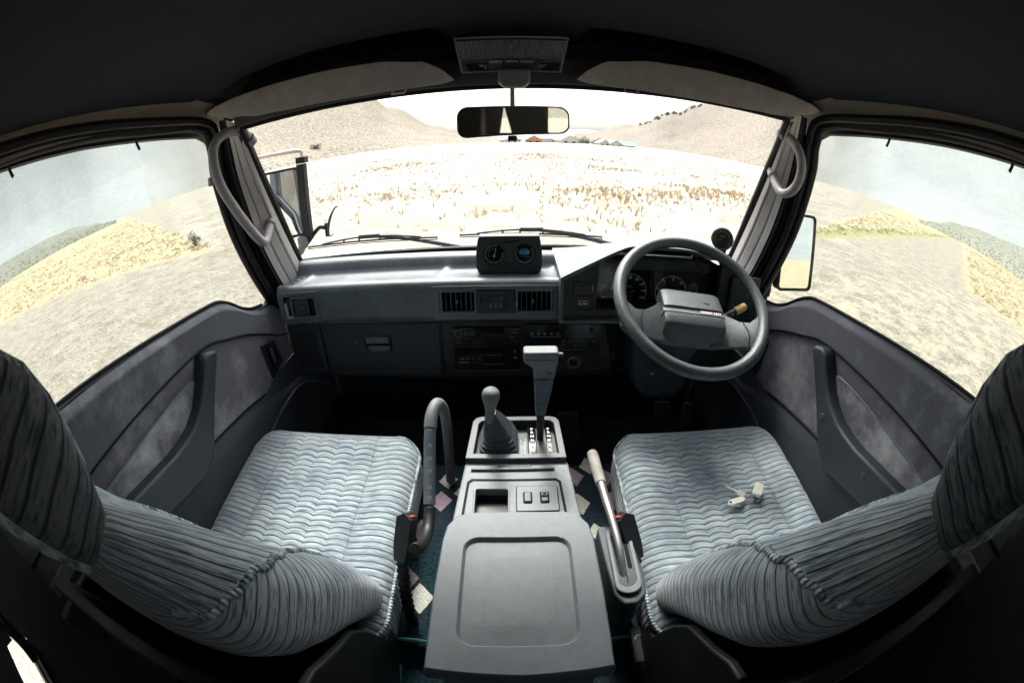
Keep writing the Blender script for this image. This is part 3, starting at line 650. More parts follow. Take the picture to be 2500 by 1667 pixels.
# ================================================================== DOORS
def door(s):
    side = 'left' if s < 0 else 'right'
    t = thing('front_door', (s * .75, 1.05, -.9), '%s front door with worn grey trim, long pull handle and tinted window' % ('passenger side' if s < 0 else 'driver side'), 'door', 'front doors')
    Fy = lambda x: Matrix(((0, 0, s, s * x), (1, 0, 0, 0), (0, 1, 0, 0), (0, 0, 0, 1)))      # (y,z,out) -> world
    def P(pts, x0, x1): # prism between |x|=x0 and x1
        m_ = MB(); m_.prism(pts, x1 - x0, Fy(x0)); return m_
    A = [(-.02, -.235), (.15, -.24), (.286, -.25), (.46, -.268), (.62, -.285), (.74, -.297), (.80, -.306), (.85, -.330), (.90, -.365), (.95, -.388), (1.0, -.398), (1.06, -.41)]
    B = [(-.02, -.372), (.15, -.37), (.30, -.367), (.46, -.364), (.62, -.362), (.71, -.368), (.78, -.392), (.85, -.415), (.92, -.447), (.98, -.478), (1.02, -.500), (1.08, -.525)]
    C = [(-.02, -.545), (.15, -.548), (.30, -.556), (.46, -.560), (.60, -.575), (.68, -.585), (.76, -.596), (.84, -.612), (.92, -.632), (.98, -.648), (1.04, -.66), (1.12, -.68)]
    D = [(y, -1.0) for y, z in C]
    def strip(T, Bt, fn, n=10):
        m_ = MB(); T_ = smooth_path([(0, y, z) for y, z in T], 4); B_ = smooth_path([(0, y, z) for y, z in Bt], 4); k = len(T_) - 1
        def q(u, v):
            i = round(u * k); a = T_[i]; b = B_[i]; p = a.lerp(b, v); x = fn(u, v); return (s * x, p.y, p.z)
        m_.grid(k, n, q); return m_
    # window pad: rolls over the top edge
    prof = [(.748, .0), (.738, -.006), (.728, -.002), (.719, .006), (.714, .016), (.713, .03), (.714, .05), (.716, .08), (.7165, 1)]
    def pad(u, v):
        return .750 - .037 * min(1, (v / .22)) ** .5 + (.004 * (v - .22) if v > .22 else 0)
    o = strip([(y, z + .004) for y, z in A], B, pad, 22); obj('window_pad', o, 'doorpad', t)
    o = strip([(y, z - .0025) for y, z in B], C, lambda u, v: .7205, 6); name_(obj('door_card', o, 'doormid', t), 'worn velour middle panel')
    o = strip([(y, z) for y, z in C], D, lambda u, v: .722 - .012 * min(1, v * 12), 24); obj('lower_panel', o, 'doorlow', t)
    mb = MB(); mb.tube([(s * .7165, y, z - .001) for y, z in B], .0032, 6, k=4); mb.tube([(s * .7195, y, z + .001) for y, z in C], .003, 6, k=4); obj('seam', mb, 'rubber', t)
    # worn pocket panel behind the pull handle
    pk = [(.625, -.415), (.607, -.45), (.54, -.492), (.47, -.497), (.30, -.485), (.12, -.47), (-.02, -.468), (-.02, -.422), (.1, -.42), (.295, -.418), (.42, -.412), (.545, -.405), (.60, -.405)]
    mb = P(pk, .7155, .7215); name_(obj('pocket_panel', mb, 'doorpale', t, .002), 'scuffed pale grey pocket panel')
    mb = MB(); mb.tube([(s * .7155, .60, -.408), (s * .7155, .545, -.405), (s * .7155, .42, -.412), (s * .7155, .295, -.418), (s * .7155, .1, -.42)], .0022, 6, k=4); obj('pocket_piping', mb, 'console', t)
    # pull handle and armrest in one sweep
    ar = [(.692, -.372), (.660, -.364), (.645, -.372), (.628, -.40), (.600, -.432), (.575, -.455), (.530, -.476), (.490, -.482), (.442, -.482), (.36, -.472), (.281, -.460), (.1, -.45), (-.02, -.448), (-.02, -.545), (.18, -.548), (.32, -.550), (.42, -.572), (.50, -.588), (.55, -.568), (.583, -.535), (.61, -.50), (.65, -.45), (.697, -.386)]
    mb = P([(y * .995, z) for y, z in ar], .682, .722); o = obj('pull_handle', mb, 'arm', t, .009, 4, angle=30)
    for (y, z) in ((.578, -.495), (.385, -.505)):
        b = MB(); b.lathe([(.0, .0), (.0085, 0), (.0085, .002), (.006, .0035), (0, .0035)], 20, F((s * .683, y, z), (0, s, 0), (0, 0, 1)) @ Matrix.Rotation(0, 4, 'X') if s < 0 else F((s * .683, y, z), (0, -1, 0), (0, 0, 1)))
        obj('screw_cap', b, 'arm', o)
    # recessed release handle
    hd = [(.925, -.492), (.985, -.508), (1.0, -.575), (.940, -.592)]
    mb = MB(); mb.ring([(.918, -.484), (.992, -.502), (1.008, -.582), (.934, -.600)], [(.932, -.502), (.980, -.514), (.992, -.568), (.944, -.582)], .008, Fy(.712)); hh = obj('release_handle', mb, 'black', t, .002)
    mb = P([(.932, -.502), (.980, -.514), (.992, -.568), (.944, -.582)], .716, .721); obj('recess', mb, 'recess', hh)
    mb = P([(.950, -.510), (.968, -.514), (.976, -.562), (.958, -.566)], .711, .717); obj('latch_lever', mb, 'arm', hh, .002)
    # window: frame, glass, seal
    win = [(-.02, -.245), (.286, -.252), (.46, -.272), (.70, -.295), (.80, -.31), (.85, -.335), (.90, -.37), (.95, -.392), (1.03, -.402), (1.058, -.385), (1.052, -.32), (1.0, -.19), (.955, -.08), (.908, .02), (.885, .07), (.862, .098), (.83, .112), (.70, .122), (.457, .138), (.25, .147), (.02, .150), (-.02, .150)]
    mb = MB(); mb.flat(win, Fy(.738)); obj('window_glass', mb, 'tint', t, smooth=False)
    cyc = sum(p[0] for p in win) / len(win); 
    out = [(-.05, -.265), (.286, -.272), (.46, -.292), (.70, -.32), (.80, -.335), (.85, -.36), (.90, -.39), (.95, -.415), (1.04, -.425), (1.10, -.405), (1.092, -.30), (1.04, -.17), (.995, -.06), (.95, .04), (.92, .10), (.88, .13), (.83, .142), (.70, .152), (.457, .165), (.25, .175), (.02, .178), (-.05, .178)]
    mb = MB(); mb.ring(out, win, .020, Fy(.730)); obj('window_frame', mb, 'rubber', t)
    mb = MB(); mb.tube([(s * .736, y, z + .006) for y, z in A[:-1]], .0045, 6, k=4); obj('glass_seal', mb, 'rubber', t)
    # outer door skin
    mb = MB(); mb.prism([(-.02, -1.05), (1.25, -1.05), (1.25, -.45), (1.05, -.42), (.88, -.37), (.78, -.325), (-.02, -.27)], .015, Fy(.765)); obj('outer_skin', mb, 'paint', t)
    return t
door(-1); door(1)
# small hooks clipped over the window frame edges
M['hookm'] = simple('black_hook', (.006, .007, .009), .5)
def hook(P, label):
    mb = MB(); mb.tube([(P[0], P[1], P[2] + .012)] + [tuple(Vector(P) + Vector(d)) for d in ((0, 0, 0), (0, .004, -.012), (0, .010, -.022))], .0032, 6, k=4)
    return name_(obj('hook', mb, 'hookm', None, origin=P), label, 'hook', 'hooks clipped round the side windows')
hook((-.728, .27, .150), 'small dark hook at the top of the left side window, the rearmost one')
hook((-.728, .60, .130), 'small dark hook at the top of the left side window, near its front corner')
hook((.728, .60, .130), 'small dark hook at the top of the right side window, near its front corner')
hook((.728, .275, .150), 'small dark hook at the top of the right side window, the rearmost one')
def clip(P, s, label, m='hookm'):
    mb = MB(); mb.tube([(P[0] - s * .01, P[1] + .012, P[2] + .004), P, (P[0], P[1] - .018, P[2] - .010)], .0042, 6, k=3)
    return name_(obj('hook', mb, m, None, origin=P), label, 'hook', 'hooks clipped round the side windows')
clip((-.718, 1.015, -.215), -1, 'dark stub clip low on the front edge of the left side window')
clip((.718, .895, -.003), 1, 'dark stub clip under the pale clip on the right side window edge')
clip((.718, 1.015, -.225), 1, 'dark stub clip low on the right side window, beside the wing mirror')
mb = MB(); mb.box((-.712, .842, .0), (.014, .022, .014)); mb.box((-.712, .832, -.006), (.010, .012, .02)); name_(obj('clip', mb, 'grip', None, .002, origin=(-.712, .84, 0)), 'beige plastic clip on the front edge of the left side window', 'clip')
mb = MB(); mb.box((.712, .872, .022), (.014, .026, .016)); name_(obj('clip', mb, 'grip', None, .003, origin=(.712, .872, .022)), 'grey plastic clip on the front edge of the right side window', 'clip')

# ================================================================== GRAB HANDLES ON THE PILLARS
def grab(pts, r, label, ribs=None, plate=None):
    t = thing('grab_handle', pts[0], label, 'grab handle', 'grab handles on the windscreen pillars'); mb = MB(); P = smooth_path(pts, 8)
    mb.tube(P, lambda q: r * (1 - .12 * math.exp(-(q / .06) ** 2)), 14)
    o = obj('bar', mb, 'grip', t)
    if ribs:
        k = MB(); n = len(P); i0, i1 = int(n * ribs[0]), int(n * ribs[1])
        for j in range(ribs[2]):
            f = i0 + (i1 - i0) * j / (ribs[2] - 1); p = P[int(f)].lerp(P[min(int(f) + 1, n - 1)], f - int(f)); tt = (P[min(int(f) + 1, n - 1)] - P[int(f)]).normalized()
            side = Vector((.55, -.25, 0)).cross(tt).normalized() if False else Vector((.8, -.55, .15)).normalized()
            k.lathe([(0, -r * .35), (r * .42, -r * .2), (r * .30, r * .12), (0, r * .2)], 8, F(p + side * r * .92, side.orthogonal(), side.cross(side.orthogonal())))
        obj('finger_bump', k, 'grip', o)
    for e in (0, -1):
        m2 = MB(); d = (P[1] - P[0]) if e == 0 else (P[-2] - P[-1]); m2.tube([P[e] - d.normalized() * .012, P[e] + d.normalized() * .010], r * (1.35 if plate is None else plate), 14); obj('mounting_foot', m2, 'grip', t, .003)
    return t
grab([(-.590, .850, .070), (-.592, .822, .090), (-.606, .785, .096), (-.618, .752, .080), (-.622, .742, .045), (-.622, .758, -.015), (-.622, .800, -.075), (-.622, .850, -.135), (-.622, .893, -.180), (-.625, .920, -.190), (-.632, .950, -.176), (-.640, .985, -.155)], .0118, 'long grey grab handle with finger bumps on the left windscreen pillar', (.36, .78, 9), 1.3)
grab([(.606, .845, .080), (.610, .815, .070), (.616, .792, .045), (.620, .784, .010), (.620, .795, -.028), (.620, .822, -.052), (.620, .855, -.060), (.622, .885, -.045), (.628, .912, -.020)], .0112, 'short smooth grey grab handle on the right windscreen pillar')

# ================================================================== SUN VISORS, DOME LIGHT, REAR-VIEW MIRROR
def visor(s, label):
    t = thing('sun_visor', (s * .35, .77, .13), label, 'sun visor', 'sun visors'); mb = MB(); rings = []
    lo = [(.112, .120), (.135, .113), (.20, .110), (.30, .108), (.42, .109), (.52, .113), (.58, .120), (.625, .135), (.642, .143)]
    hi = [(.112, .121), (.135, .143), (.165, .158), (.25, .168), (.36, .170), (.46, .169), (.55, .166), (.62, .160), (.642, .150)]
    N_ = 40
    for i in range(N_ + 1):
        x = .112 + .53 * i / N_; a = interp(lo, x); b = interp(hi, x); yb = .775 - .02 * (x / .64) ** 2; h = b - a; r = []
        for j in range(16):
            th = 2 * math.pi * j / 16; c, n_ = math.cos(th), math.sin(th); q = (abs(c) ** .6) * (1 if c > 0 else -1); w = n_
            r.append((s * x, yb + .006 * w + (.5 - .5 * q) * .03 - .004, (a + b) / 2 + q * h / 2))
        rings.append(r)
    mb.loft(rings); o = obj('visor_board', mb, M['visor'], t, 0)
    m2 = MB(); m2.tube([(s * .20, .79, .107), (s * .20, .783, .101), (s * .225, .783, .101), (s * .225, .79, .107)], .0022, 6); obj('clip_loop', m2, 'steel' if s > 0 else 'trim', t)
    return t
g = G('visor_cloth', .85, .2); x_, y_, z_ = g.xyz(g.tc.outputs['Object'])
st = g.m('SINE', g.m('MULTIPLY', g.m('ADD', x_, g.m('MULTIPLY', z_, .6)), 900)); g.color(g.mix(g.m('ADD', g.m('MULTIPLY', st, .12), g.noise(30, 3)), (.20, .172, .16), (.36, .32, .30))); g.bump(st, .35, .001); M['visor'] = g.mat
visor(-1, 'stowed beige cloth sun visor above the left half of the windscreen'); visor(1, 'stowed beige cloth sun visor with a wire loop above the right half of the windscreen')
t = thing('dome_light', (-.005, .74, .16), 'dark map light console with a ribbed lens in the middle of the headlining', 'interior light')
DM = F((-.005, .7395, .158), (1, 0, 0), (0, -.56, .83)); w0, w1 = .178, .158
mb = MB(); tr = [(-.097, .036), (.092, .036), (.083, -.036), (-.088, -.036)]; tr2 = [(-.094, .030), (.089, .030), (.0845, -.008), (-.0895, -.008)]
mb.prism(tr, .022, DM, z0=-.018); o = obj('housing', mb, 'dashlow', t, .004, 3)
g = G('ribbed_lens', .25, .8); x_, y_, z_ = g.xyz(g.tc.outputs['Object']); st = g.m('SINE', g.m('MULTIPLY', x_, 1500)); g.color(g.mix(g.m('MULTIPLY', g.m('ADD', st, 1), .5), (.012, .014, .016), (.05, .055, .06))); g.bump(st, .5, .001); M['rib_lens'] = g.mat
mb = MB(); mb.prism(tr2, .004, DM, z0=.0035); obj('lens', mb, 'rib_lens', t, .001)
mb = MB(); mb.ring(tr, [(x * .965, y * .93) for x, y in tr], .003, DM, z0=.003); obj('rim', mb, 'lever', t)
for k in (-1, 0, 1):
    mb = MB(); mb.box((k * .026 - .002, -.0135, .006), (.022, .006, .006), DM); obj('switch', mb, 'lever', t, .0012)
for k in (-1, 1):
    mb = MB(); mb.prism([(k * .045 - .0, -.018), (k * .080, -.018), (k * .076, -.032), (k * .042, -.032)], .001, DM, z0=.0045); obj('reading_lamp', mb, 'recess', t)
    mb = MB(); mb.flat([(k * .044, -.020), (k * .060, -.019), (k * .044, -.031)], DM, .0062); obj('lamp_glint', mb, 'lens', t)
mb = MB(); mb.text('V', .007, DM @ Matrix.Translation((-.002, .015, .0082))); obj('mark', mb, 'grey_print', t)
t = thing('rear_view_mirror', (-.006, .765, .10), 'rear-view mirror hanging on a thin stem at the top of the windscreen', 'mirror')
mb = MB(); mb.prism([(-.030, .020), (.024, .020), (.024, -.004), (.014, -.014), (-.020, -.014), (-.030, -.004)], .030, DF(0, .765, .108)); obj('mount', mb, 'lever', t, .004, 3)
mb = MB(); mb.tube([(-.006, .766, .10), (-.006, .768, .055)], .0042, 10); obj('stem', mb, 'grip', t)
MM = F((-.005, .765, .0335), (1, -.01, .02), (-.012, -.03, 1))
oo = rrect(.198, .055, .018, 6); 
oo = [(x, y * (1 - .08 * (x / .1)) + .003 * (1 - (x / .1) ** 2)) for x, y in oo]
mb = MB(); mb.prism(oo, .016, MM, z0=-.016); hs_ = obj('housing', mb, 'rubber', t, .005, 3)
mb = MB(); mb.prism([(x * .965, y * .89) for x, y in oo], .001, MM, z0=.0008); obj('mirror_glass', mb, 'mirror2', t)
mb = MB(); mb.box((-.002, -.032, -.004), (.016, .010, .008), MM); obj('dip_tab', mb, 'black', t, .002)
# ================================================================== DASHBOARD
dash = thing('dashboard', (0, 1.15, -.6), 'full width dark grey vinyl dashboard with vents, radio, glovebox and instrument hood', 'dashboard')
prof = [(1.045, -.474), (1.028, -.470), (1.020, -.460), (1.016, -.445), (1.014, -.40), (1.014, -.375), (1.018, -.362), (1.026, -.355), (1.038, -.353), (1.050, -.356), (1.062, -.361), (1.10, -.3635), (1.140, -.3655), (1.150, -.362), (1.158, -.350), (1.166, -.335), (1.175, -.328), (1.19, -.325), (1.225, -.331), (1.24, -.336), (1.26, -.37)]
mb = MB(); NX = 90
vents = [(-.662, -.556, -.444, -.382), (-.198, .096, -.439, -.380)]
def pad(u, v):
    x = -.690 + .806 * u; i = round(v * (len(prof) - 1)); y, z = prof[i]
    if i <= 9 and x < -.676: y += ((-.676 - x) / .014) ** 2 * .012
    if 11 <= i <= 13:    # dividing rib of the tray, ends of the tray
        z += .007 * math.exp(-((x + .205 - (y - 1.1) * .25) / .010) ** 2) + .006 * math.exp(-((x - .108) / .010) ** 2) + .004 * math.exp(-((x + .63 - (y - 1.1) * .2) / .008) ** 2)
    return (x, y, z)
mb.grid(NX, len(prof) - 1, pad)
# cut the vent openings out of the front face by dropping faces there, then frame them
keep = []
for f, m_ in zip(mb.f, mb.mi):
    c = sum((mb.v[i] for i in f), Vector()) / len(f)
    if c.y < 1.03 and any(a < c.x < b and -.455 < c.z < -.372 for a, b, _, _ in vents): continue
    keep.append(f)
mb.f = keep; mb.mi = [0] * len(keep); obj('top_pad', mb, 'dash', dash)
def louvre(name, x0, x1, z0, z1, n, parent, yf=1.012, tab=.5, frame='dash', depth=.03, horizontal=False, fw=.006):
    cx, cz = (x0 + x1) / 2, (z0 + z1) / 2; w, h = x1 - x0, z1 - z0
    mb = MB(); mb.ring(rrect(w + 2 * fw, h + 2 * fw, fw, 4, cx, cz), rrect(w, h, fw * .5, 4, cx, cz), .010, DF(0, yf + .006, 0), z0=-.004); o = obj(name, mb, frame, parent, .0015)
    mb = MB(); mb.box((cx, yf + depth + .006, cz), (w + .006, .002, h + .006))
    for a in ((x0 - .002, 1), (x1 + .002, -1)): mb.box((a[0], yf + depth / 2 + .008, cz), (.002, depth, h))
    for a in (z0 - .002, z1 + .002): mb.box((cx, yf + depth / 2 + .008, a), (w, depth, .002))
    obj('duct', mb, 'recess', o)
    mb = MB()
    for i in range(n):
        x = x0 + w * (i + .7) / (n + .4); mb.box((x, yf + .014, cz), (.0022, .016, h * .94))
    obj('louvre', mb, 'arm', o)
    if tab is not None:
        mb = MB(); mb.box((x0 + w * tab, yf + .003, cz), (.006, .006, .010)); obj('tab', mb, 'lever', o, .001)
    return o
# face plates around the vents (butted against the pad)
mb = MB(); mb.holed([(-.682, -.462), (-.545, -.462), (-.545, -.366), (-.682, -.366)], [rrect(.118, .066, .006, 4, -.609, -.413)], .012, DF(0, 1.0135, 0))
mb.holed([(-.215, -.462), (.112, -.462), (.112, -.366), (-.215, -.366)], [rrect(.298, .063, .008, 4, -.051, -.4095)], .012, DF(0, 1.0135, 0)); obj('vent_fascia', mb, 'dash', dash, .003, 3)
o = louvre('air_vent', -.634, -.560, -.439, -.387, 5, dash, tab=.45); o['label'] = 'side air vent at the left end with slats turned open'
mb = MB(); mb.box((-.604, 1.016, -.413), (.05, .003, .046), Matrix.Rotation(0, 4, 'Z'))
obj('flap', mb, 'arm', o)
mb = MB(); mb.box((-.647, 1.018, -.413), (.014, .008, .052)); obj('thumb_wheel', mb, 'black', o, .001)
o = louvre('air_vent', -.190, -.106, -.437, -.383, 6, dash, tab=.46); o['label'] = 'left of the two centre air vents'
o = louvre('air_vent', .006, .090, -.437, -.383, 6, dash, tab=.46); o['label'] = 'right of the two centre air vents'
mb = MB(); mb.holed([(-.098, -.440), (-.003, -.440), (-.003, -.381), (-.098, -.381)], [rrect(.066, .046, .004, 3, -.0515, -.411)], .008, DF(0, 1.013, 0)); ck = obj('clock', mb, 'dashlow', dash, .001)
mb = MB(); mb.prism(rrect(.0655, .0455, .004, 3, -.0515, -.411), .006, DF(0, 1.017, 0)); obj('clock_face', mb, 'black', ck, .001)
mb = MB(); mb.prism(rrect(.040, .016, .001, 2, -.051, -.402), .001, DF(0, 1.011, 0)); obj('display', mb, 'gloss', ck)
mb = MB()
for k, tx in enumerate(('H', 'M', 'SET')): mb.text(tx, .0052, DF(-.064 + .013 * k, 1.0105, -.416)); mb.box((-.064 + .013 * k, 1.0108, -.4235), (.0025, .0008, .0025))
obj('lettering', mb, 'white', ck, smooth=False)
mb = MB(); mb.ring(rrect(.066, .046, .004, 3, -.0515, -.411), rrect(.064, .044, .004, 3, -.0515, -.411), .001, DF(0, 1.0135, 0)); obj('bezel', mb, 'lever', ck)
# demister slot top left corner
mb = MB()
for k in range(5): mb.box((-.655 + .006 * k, 1.075 + .02 * k, -.3585), (.012, .006, .002))
obj('demister_slot', mb, 'recess', dash)
# lower dash
mb = MB(); mb.prism([(-.688, -.475), (-.573, -.475), (-.573, -.64), (-.60, -.655), (-.655, -.650), (-.688, -.60)], .03, DF(0, 1.068, 0)); o = obj('speaker_panel', mb, 'dashlow', dash, .006, 3)
mb = MB()
for i in range(11):
    for j in range(15):
        x = -.672 + .0078 * i + (.0039 if j % 2 else 0); z = -.502 - .0082 * j
        if x > -.590: continue
        mb.prism([(x + .0024 * math.cos(a * math.pi / 3), z + .0024 * math.sin(a * math.pi / 3)) for a in range(6)], .0006, DF(0, 1.0376, 0))
obj('grille', mb, 'recess', o)
mb = MB(); mb.prism([(-.569, -.478), (-.208, -.478), (-.210, -.648), (-.566, -.652)], .028, DF(0, 1.066, 0)); gb = obj('glovebox', mb, 'dashlow', dash, .005, 3); gb['label'] = 'closed glovebox lid'
mb = MB(); mb.prism(rrect(.082, .046, .010, 5, -.390, -.541), .001, DF(0, 1.0385, 0)); lt = obj('latch', mb, 'recess', gb)
mb = MB(); mb.box((-.390, 1.034, -.527), (.070, .010, .020)); mb.prism([(-.426, -.548), (-.354, -.548), (-.358, -.560), (-.372, -.565), (-.408, -.565), (-.422, -.560)], .003, DF(0, 1.038, 0)); obj('latch_paddle', mb, 'dash', gb, .003)
mb = MB(); mb.lathe([(0, 0), (.009, 0), (.009, .002), (.0065, .003), (0, .003)], 20, DF(-.458, 1.0385, -.537)); obj('lock', mb, 'arm', gb)
mb = MB(); mb.box((-.35, 1.10, -.665), (.68, .06, .02)); mb.box((.25, 1.11, -.665), (.88, .06, .02)); mb.box((0, 1.12, -.56), (1.38, .02, .20)); mb.box((.565, 1.085, -.56), (.25, .02, .19)); obj('lower_trim', mb, 'dashlow', dash, .004)
# centre stack
CS = [(-.207, -.478), (.245, -.478), (.290, -.655), (-.203, -.655)]
mb = MB(); mb.prism(CS, .022, DF(0, 1.064, 0)); cs = obj('centre_stack', mb, 'black', dash, .003)
mb = MB(); mb.tube([(-.2065, 1.0415, -.65), (-.2075, 1.0415, -.4785)], .0007, 4); mb.tube([(.1, 1.0415, -.4795), (.244, 1.0415, -.4795)], .0008, 4)
mb.tube([(-.182, 1.0405, -.6335), (.017, 1.0405, -.6315)], .0011, 4); mb.tube([(.030, 1.0405, -.5665), (.235, 1.0405, -.5655), (.2405, 1.0405, -.562)], .0012, 4); mb.tube([(.030, 1.0405, -.6330), (.135, 1.0405, -.6325)], .0007, 4); mb.tube([(.19, 1.0405, -.6325), (.238, 1.0405, -.6300)], .0009, 4)
obj('edge_highlight', mb, 'lever', cs)
def radio(x0, z0, w, h, nm):
    mb = MB(); mb.prism(rrect(w, h, .003, 3, x0 + w / 2, z0 - h / 2), .006, DF(0, 1.042, 0)); return obj(nm, mb, 'gloss', dash, .0012)
r1 = radio(-.172, -.494, .184, .062, 'radio'); y1 = 1.0355
mb = MB()
for cx, r in ((-.156, .0105), (-.132, .0062), (-.116, .0062)): mb.lathe([(0, 0), (r, 0), (r, .004), (r * .8, .006), (0, .006)], 20, DF(cx, 1.036, -.508))
obj('knob', mb, 'black', r1)
mb = MB()
for cx, r in ((-.156, .0105), (-.132, .0062), (-.116, .0062)): mb.ring(circ(r, 20, cx, -.508), circ(r * .9, 20, cx, -.508), .0005, DF(0, 1.0297, 0))
for k, tx in enumerate(('AM/FM', 'LOUD', '1', '2', '3')): mb.text(tx, .0048, DF(-.155 + (.018 * k if k < 2 else .014 + .011 * k), y1, -.527), space=1.05)
for k, tx in enumerate(('POWER', '4', '5', '6')): mb.text(tx, .0046, DF(-.155 + .018 * k, y1, -.539))
mb.text('VOLUME  BASS  TREBLE', .0036, DF(-.132, y1, -.4975)); mb.text('SEEK  UP', .0042, DF(-.003, y1, -.501)); mb.text('TUNING', .0042, DF(-.003, y1, -.510)); mb.text('REW   ^', .005, DF(-.006, y1, -.524)); mb.text('FF    EJ', .0046, DF(-.006, y1, -.536))
obj('lettering', mb, 'dim_print', r1, smooth=False)
mb = MB(); mb.prism(rrect(.068, .016, .001, 2, -.064, -.504), .001, DF(0, 1.0352, 0)); obj('cassette_slot', mb, 'recess', r1)
r2 = radio(-.172, -.562, .184, .064, 'cassette_player')
mb = MB(); mb.tube([(-.160, 1.035, -.5745), (-.032, 1.035, -.5735)], .0007, 4); mb.tube([(-.095, 1.035, -.6075), (-.090, 1.035, -.6085), (-.035, 1.035, -.6075), (-.032, 1.035, -.605)], .0010, 4); obj('trim_line', mb, 'lever', r2)
mb = MB()
mb.text('COMPACT DISC PLAYER', .0040, DF(-.060, y1, -.579))
for j, row in enumerate((('SCAN', 'RPT', '>>', '>>|'), ('RANDOM', 'DISC', '<<', '|<<'))):
    for k, tx in enumerate(row): mb.text(tx, .0050, DF(-.151 + .0165 * k, y1, -.5905 - .0115 * j))
mb.prism([(-.006, -.570), (.000, -.570), (-.003, -.5665)], .0005, DF(0, y1, 0)); mb.box((-.001, y1, -.588), (.008, .0006, .002))
obj('lettering', mb, 'grey_print', r2, smooth=False)
mb = MB(); mb.prism(rrect(.145, .014, .001, 2, -.092, -.5685), .001, DF(0, 1.0352, 0)); obj('disc_slot', mb, 'recess', r2)
# heater controls
hc = radio(.024, -.486, .212, .078, 'heater_controls')
mb = MB(); mb.flat([(.040, -.5205), (.085, -.5225), (.085, -.5255), (.040, -.524)], DF(0, y1, 0)); obj('cold_bar', mb, 'bluep', hc, smooth=False)
mb = MB(); mb.flat([(.085, -.5225), (.127, -.5185), (.127, -.524), (.085, -.5255)], DF(0, y1, 0)); obj('hot_bar', mb, 'red', hc, smooth=False)
mb = MB()
for k in range(5): 
    x = .045 + .0175 * k; mb.torus(.0032, .0005, DF(x, y1, -.5135) , n=14, k=4); mb.text('>' if k % 2 else 'v', .006, DF(x - .003, y1, -.516))
mb.text('OFF', .005, DF(.169, y1, -.522))
for k in range(4): mb.prism(circ(.0010 + .0005 * k, 10, .182 + .0095 * k, -.522), .0005, DF(0, y1, 0))
mb.text('A/C', .005, DF(.149, y1, -.5385)); obj('lettering', mb, 'grey_print', hc, smooth=False)
mb = MB(); mb.torus(.0045, .0006, DF(.170, y1, -.5145), n=16, k=4, ry=.0006); obj('symbol', mb, 'bluep', hc)
mb = MB()
for x, z in ((.134, -.505), (.207, -.505), (.129, -.535), (.213, -.535)):
    mb.tube([(x - .008, 1.033, z), (x, 1.031, z + .003), (x + .008, 1.033, z)], .0006, 4); mb.tube([(x - .003, 1.030, z + .006), (x + .001, 1.029, z + .002), (x + .0015, 1.030, z - .010)], .0009, 5)
obj('slider_knob', mb, 'chrome', hc)
mb = MB()
for x, z in ((.134, -.507), (.207, -.507), (.129, -.537), (.213, -.537)): mb.box((x + .001, 1.031, z), (.007, .010, .018))
obj('slider', mb, 'black', hc, .001)
# ashtray / lighter cover
mb = MB(); mb.prism(rrect(.212, .052, .004, 3, .134, -.600), .004, DF(0, 1.042, 0)); ash = obj('ashtray', mb, 'black', dash, .0015)
mb = MB(); mb.ring(circ(.0178, 36, .165, -.606), circ(.0166, 36, .165, -.606), .003, DF(0, 1.0385, 0)); lg = obj('lighter_ring', mb, 'grey_print', dash)
mb = MB(); mb.lathe([(0, 0), (.0164, 0), (.0164, .004), (0, .004)], 32, DF(.165, 1.040, -.606)); obj('lighter', mb, 'gloss', lg)
mb = MB(); mb.tube([(.158, 1.0352, -.5965), (.165, 1.0352, -.5945), (.172, 1.0352, -.5965)], .0005, 4); mb.tube([(.175, 1.0352, -.601), (.175, 1.0352, -.611)], .0008, 4); mb.box((.165, 1.0355, -.6175), (.010, .0006, .0012)); mb.box((.153, 1.0355, -.607), (.0015, .0006, .0012)); obj('mark', mb, 'grey_print', lg)
mb = MB(); mb.text('N', .013, DF(.283, 1.055, -.590), bold=.0004); mb.text('O', .012, DF(.284, 1.055, -.603)); nk = obj('embossed_mark', mb, 'dim_print', dash, smooth=False)

# instrument hood
O0 = [(.110, -.336), (.160, -.309), (.262, -.257), (.30, -.2505), (.346, -.250), (.44, -.252), (.53, -.270), (.60, -.300), (.66, -.345), (.698, -.385), (.698, -.462), (.110, -.462)]
O1 = [(.112, -.330), (.165, -.322), (.262, -.305), (.30, -.302), (.346, -.301), (.44, -.302), (.53, -.306), (.60, -.318), (.66, -.345), (.698, -.385), (.698, -.462), (.112, -.462)]
def resample(P, n=5):
    out = []
    Q = smooth_path([(x, 0, z) for x, z in P[:10]], n); return [(q.x, q.z) for q in Q] + P[10:]
A0 = resample(O0); A1 = resample(O1); cc = (.40, -.40)
def shrink(P, d): return [(x + (d if x < .25 else -d if x > .60 else 0) * (1 if x < .16 or x > .66 else .5), z - (d if z > -.37 else -d)) for x, z in P]
rings = []
for y, t_ in ((.986, 0), (.981, .02), (.984, .06), (1.03, .25), (1.10, .6), (1.17, .9), (1.215, 1.0), (1.24, 1.25)):
    rings.append([(a[0] + (b[0] - a[0]) * t_, y, a[1] + (b[1] - a[1]) * t_) for a, b in zip(A0, A1)])
IN = shrink(A0, .009)
inner = [[(x, .986, z) for x, z in IN], [(x, 1.075, z) for x, z in shrink(A0, .014)]]
mb = MB(); mb.loft(inner[::-1] + rings, True, False); ho = obj('instrument_hood', mb, 'dashpale' if False else 'dash', dash)
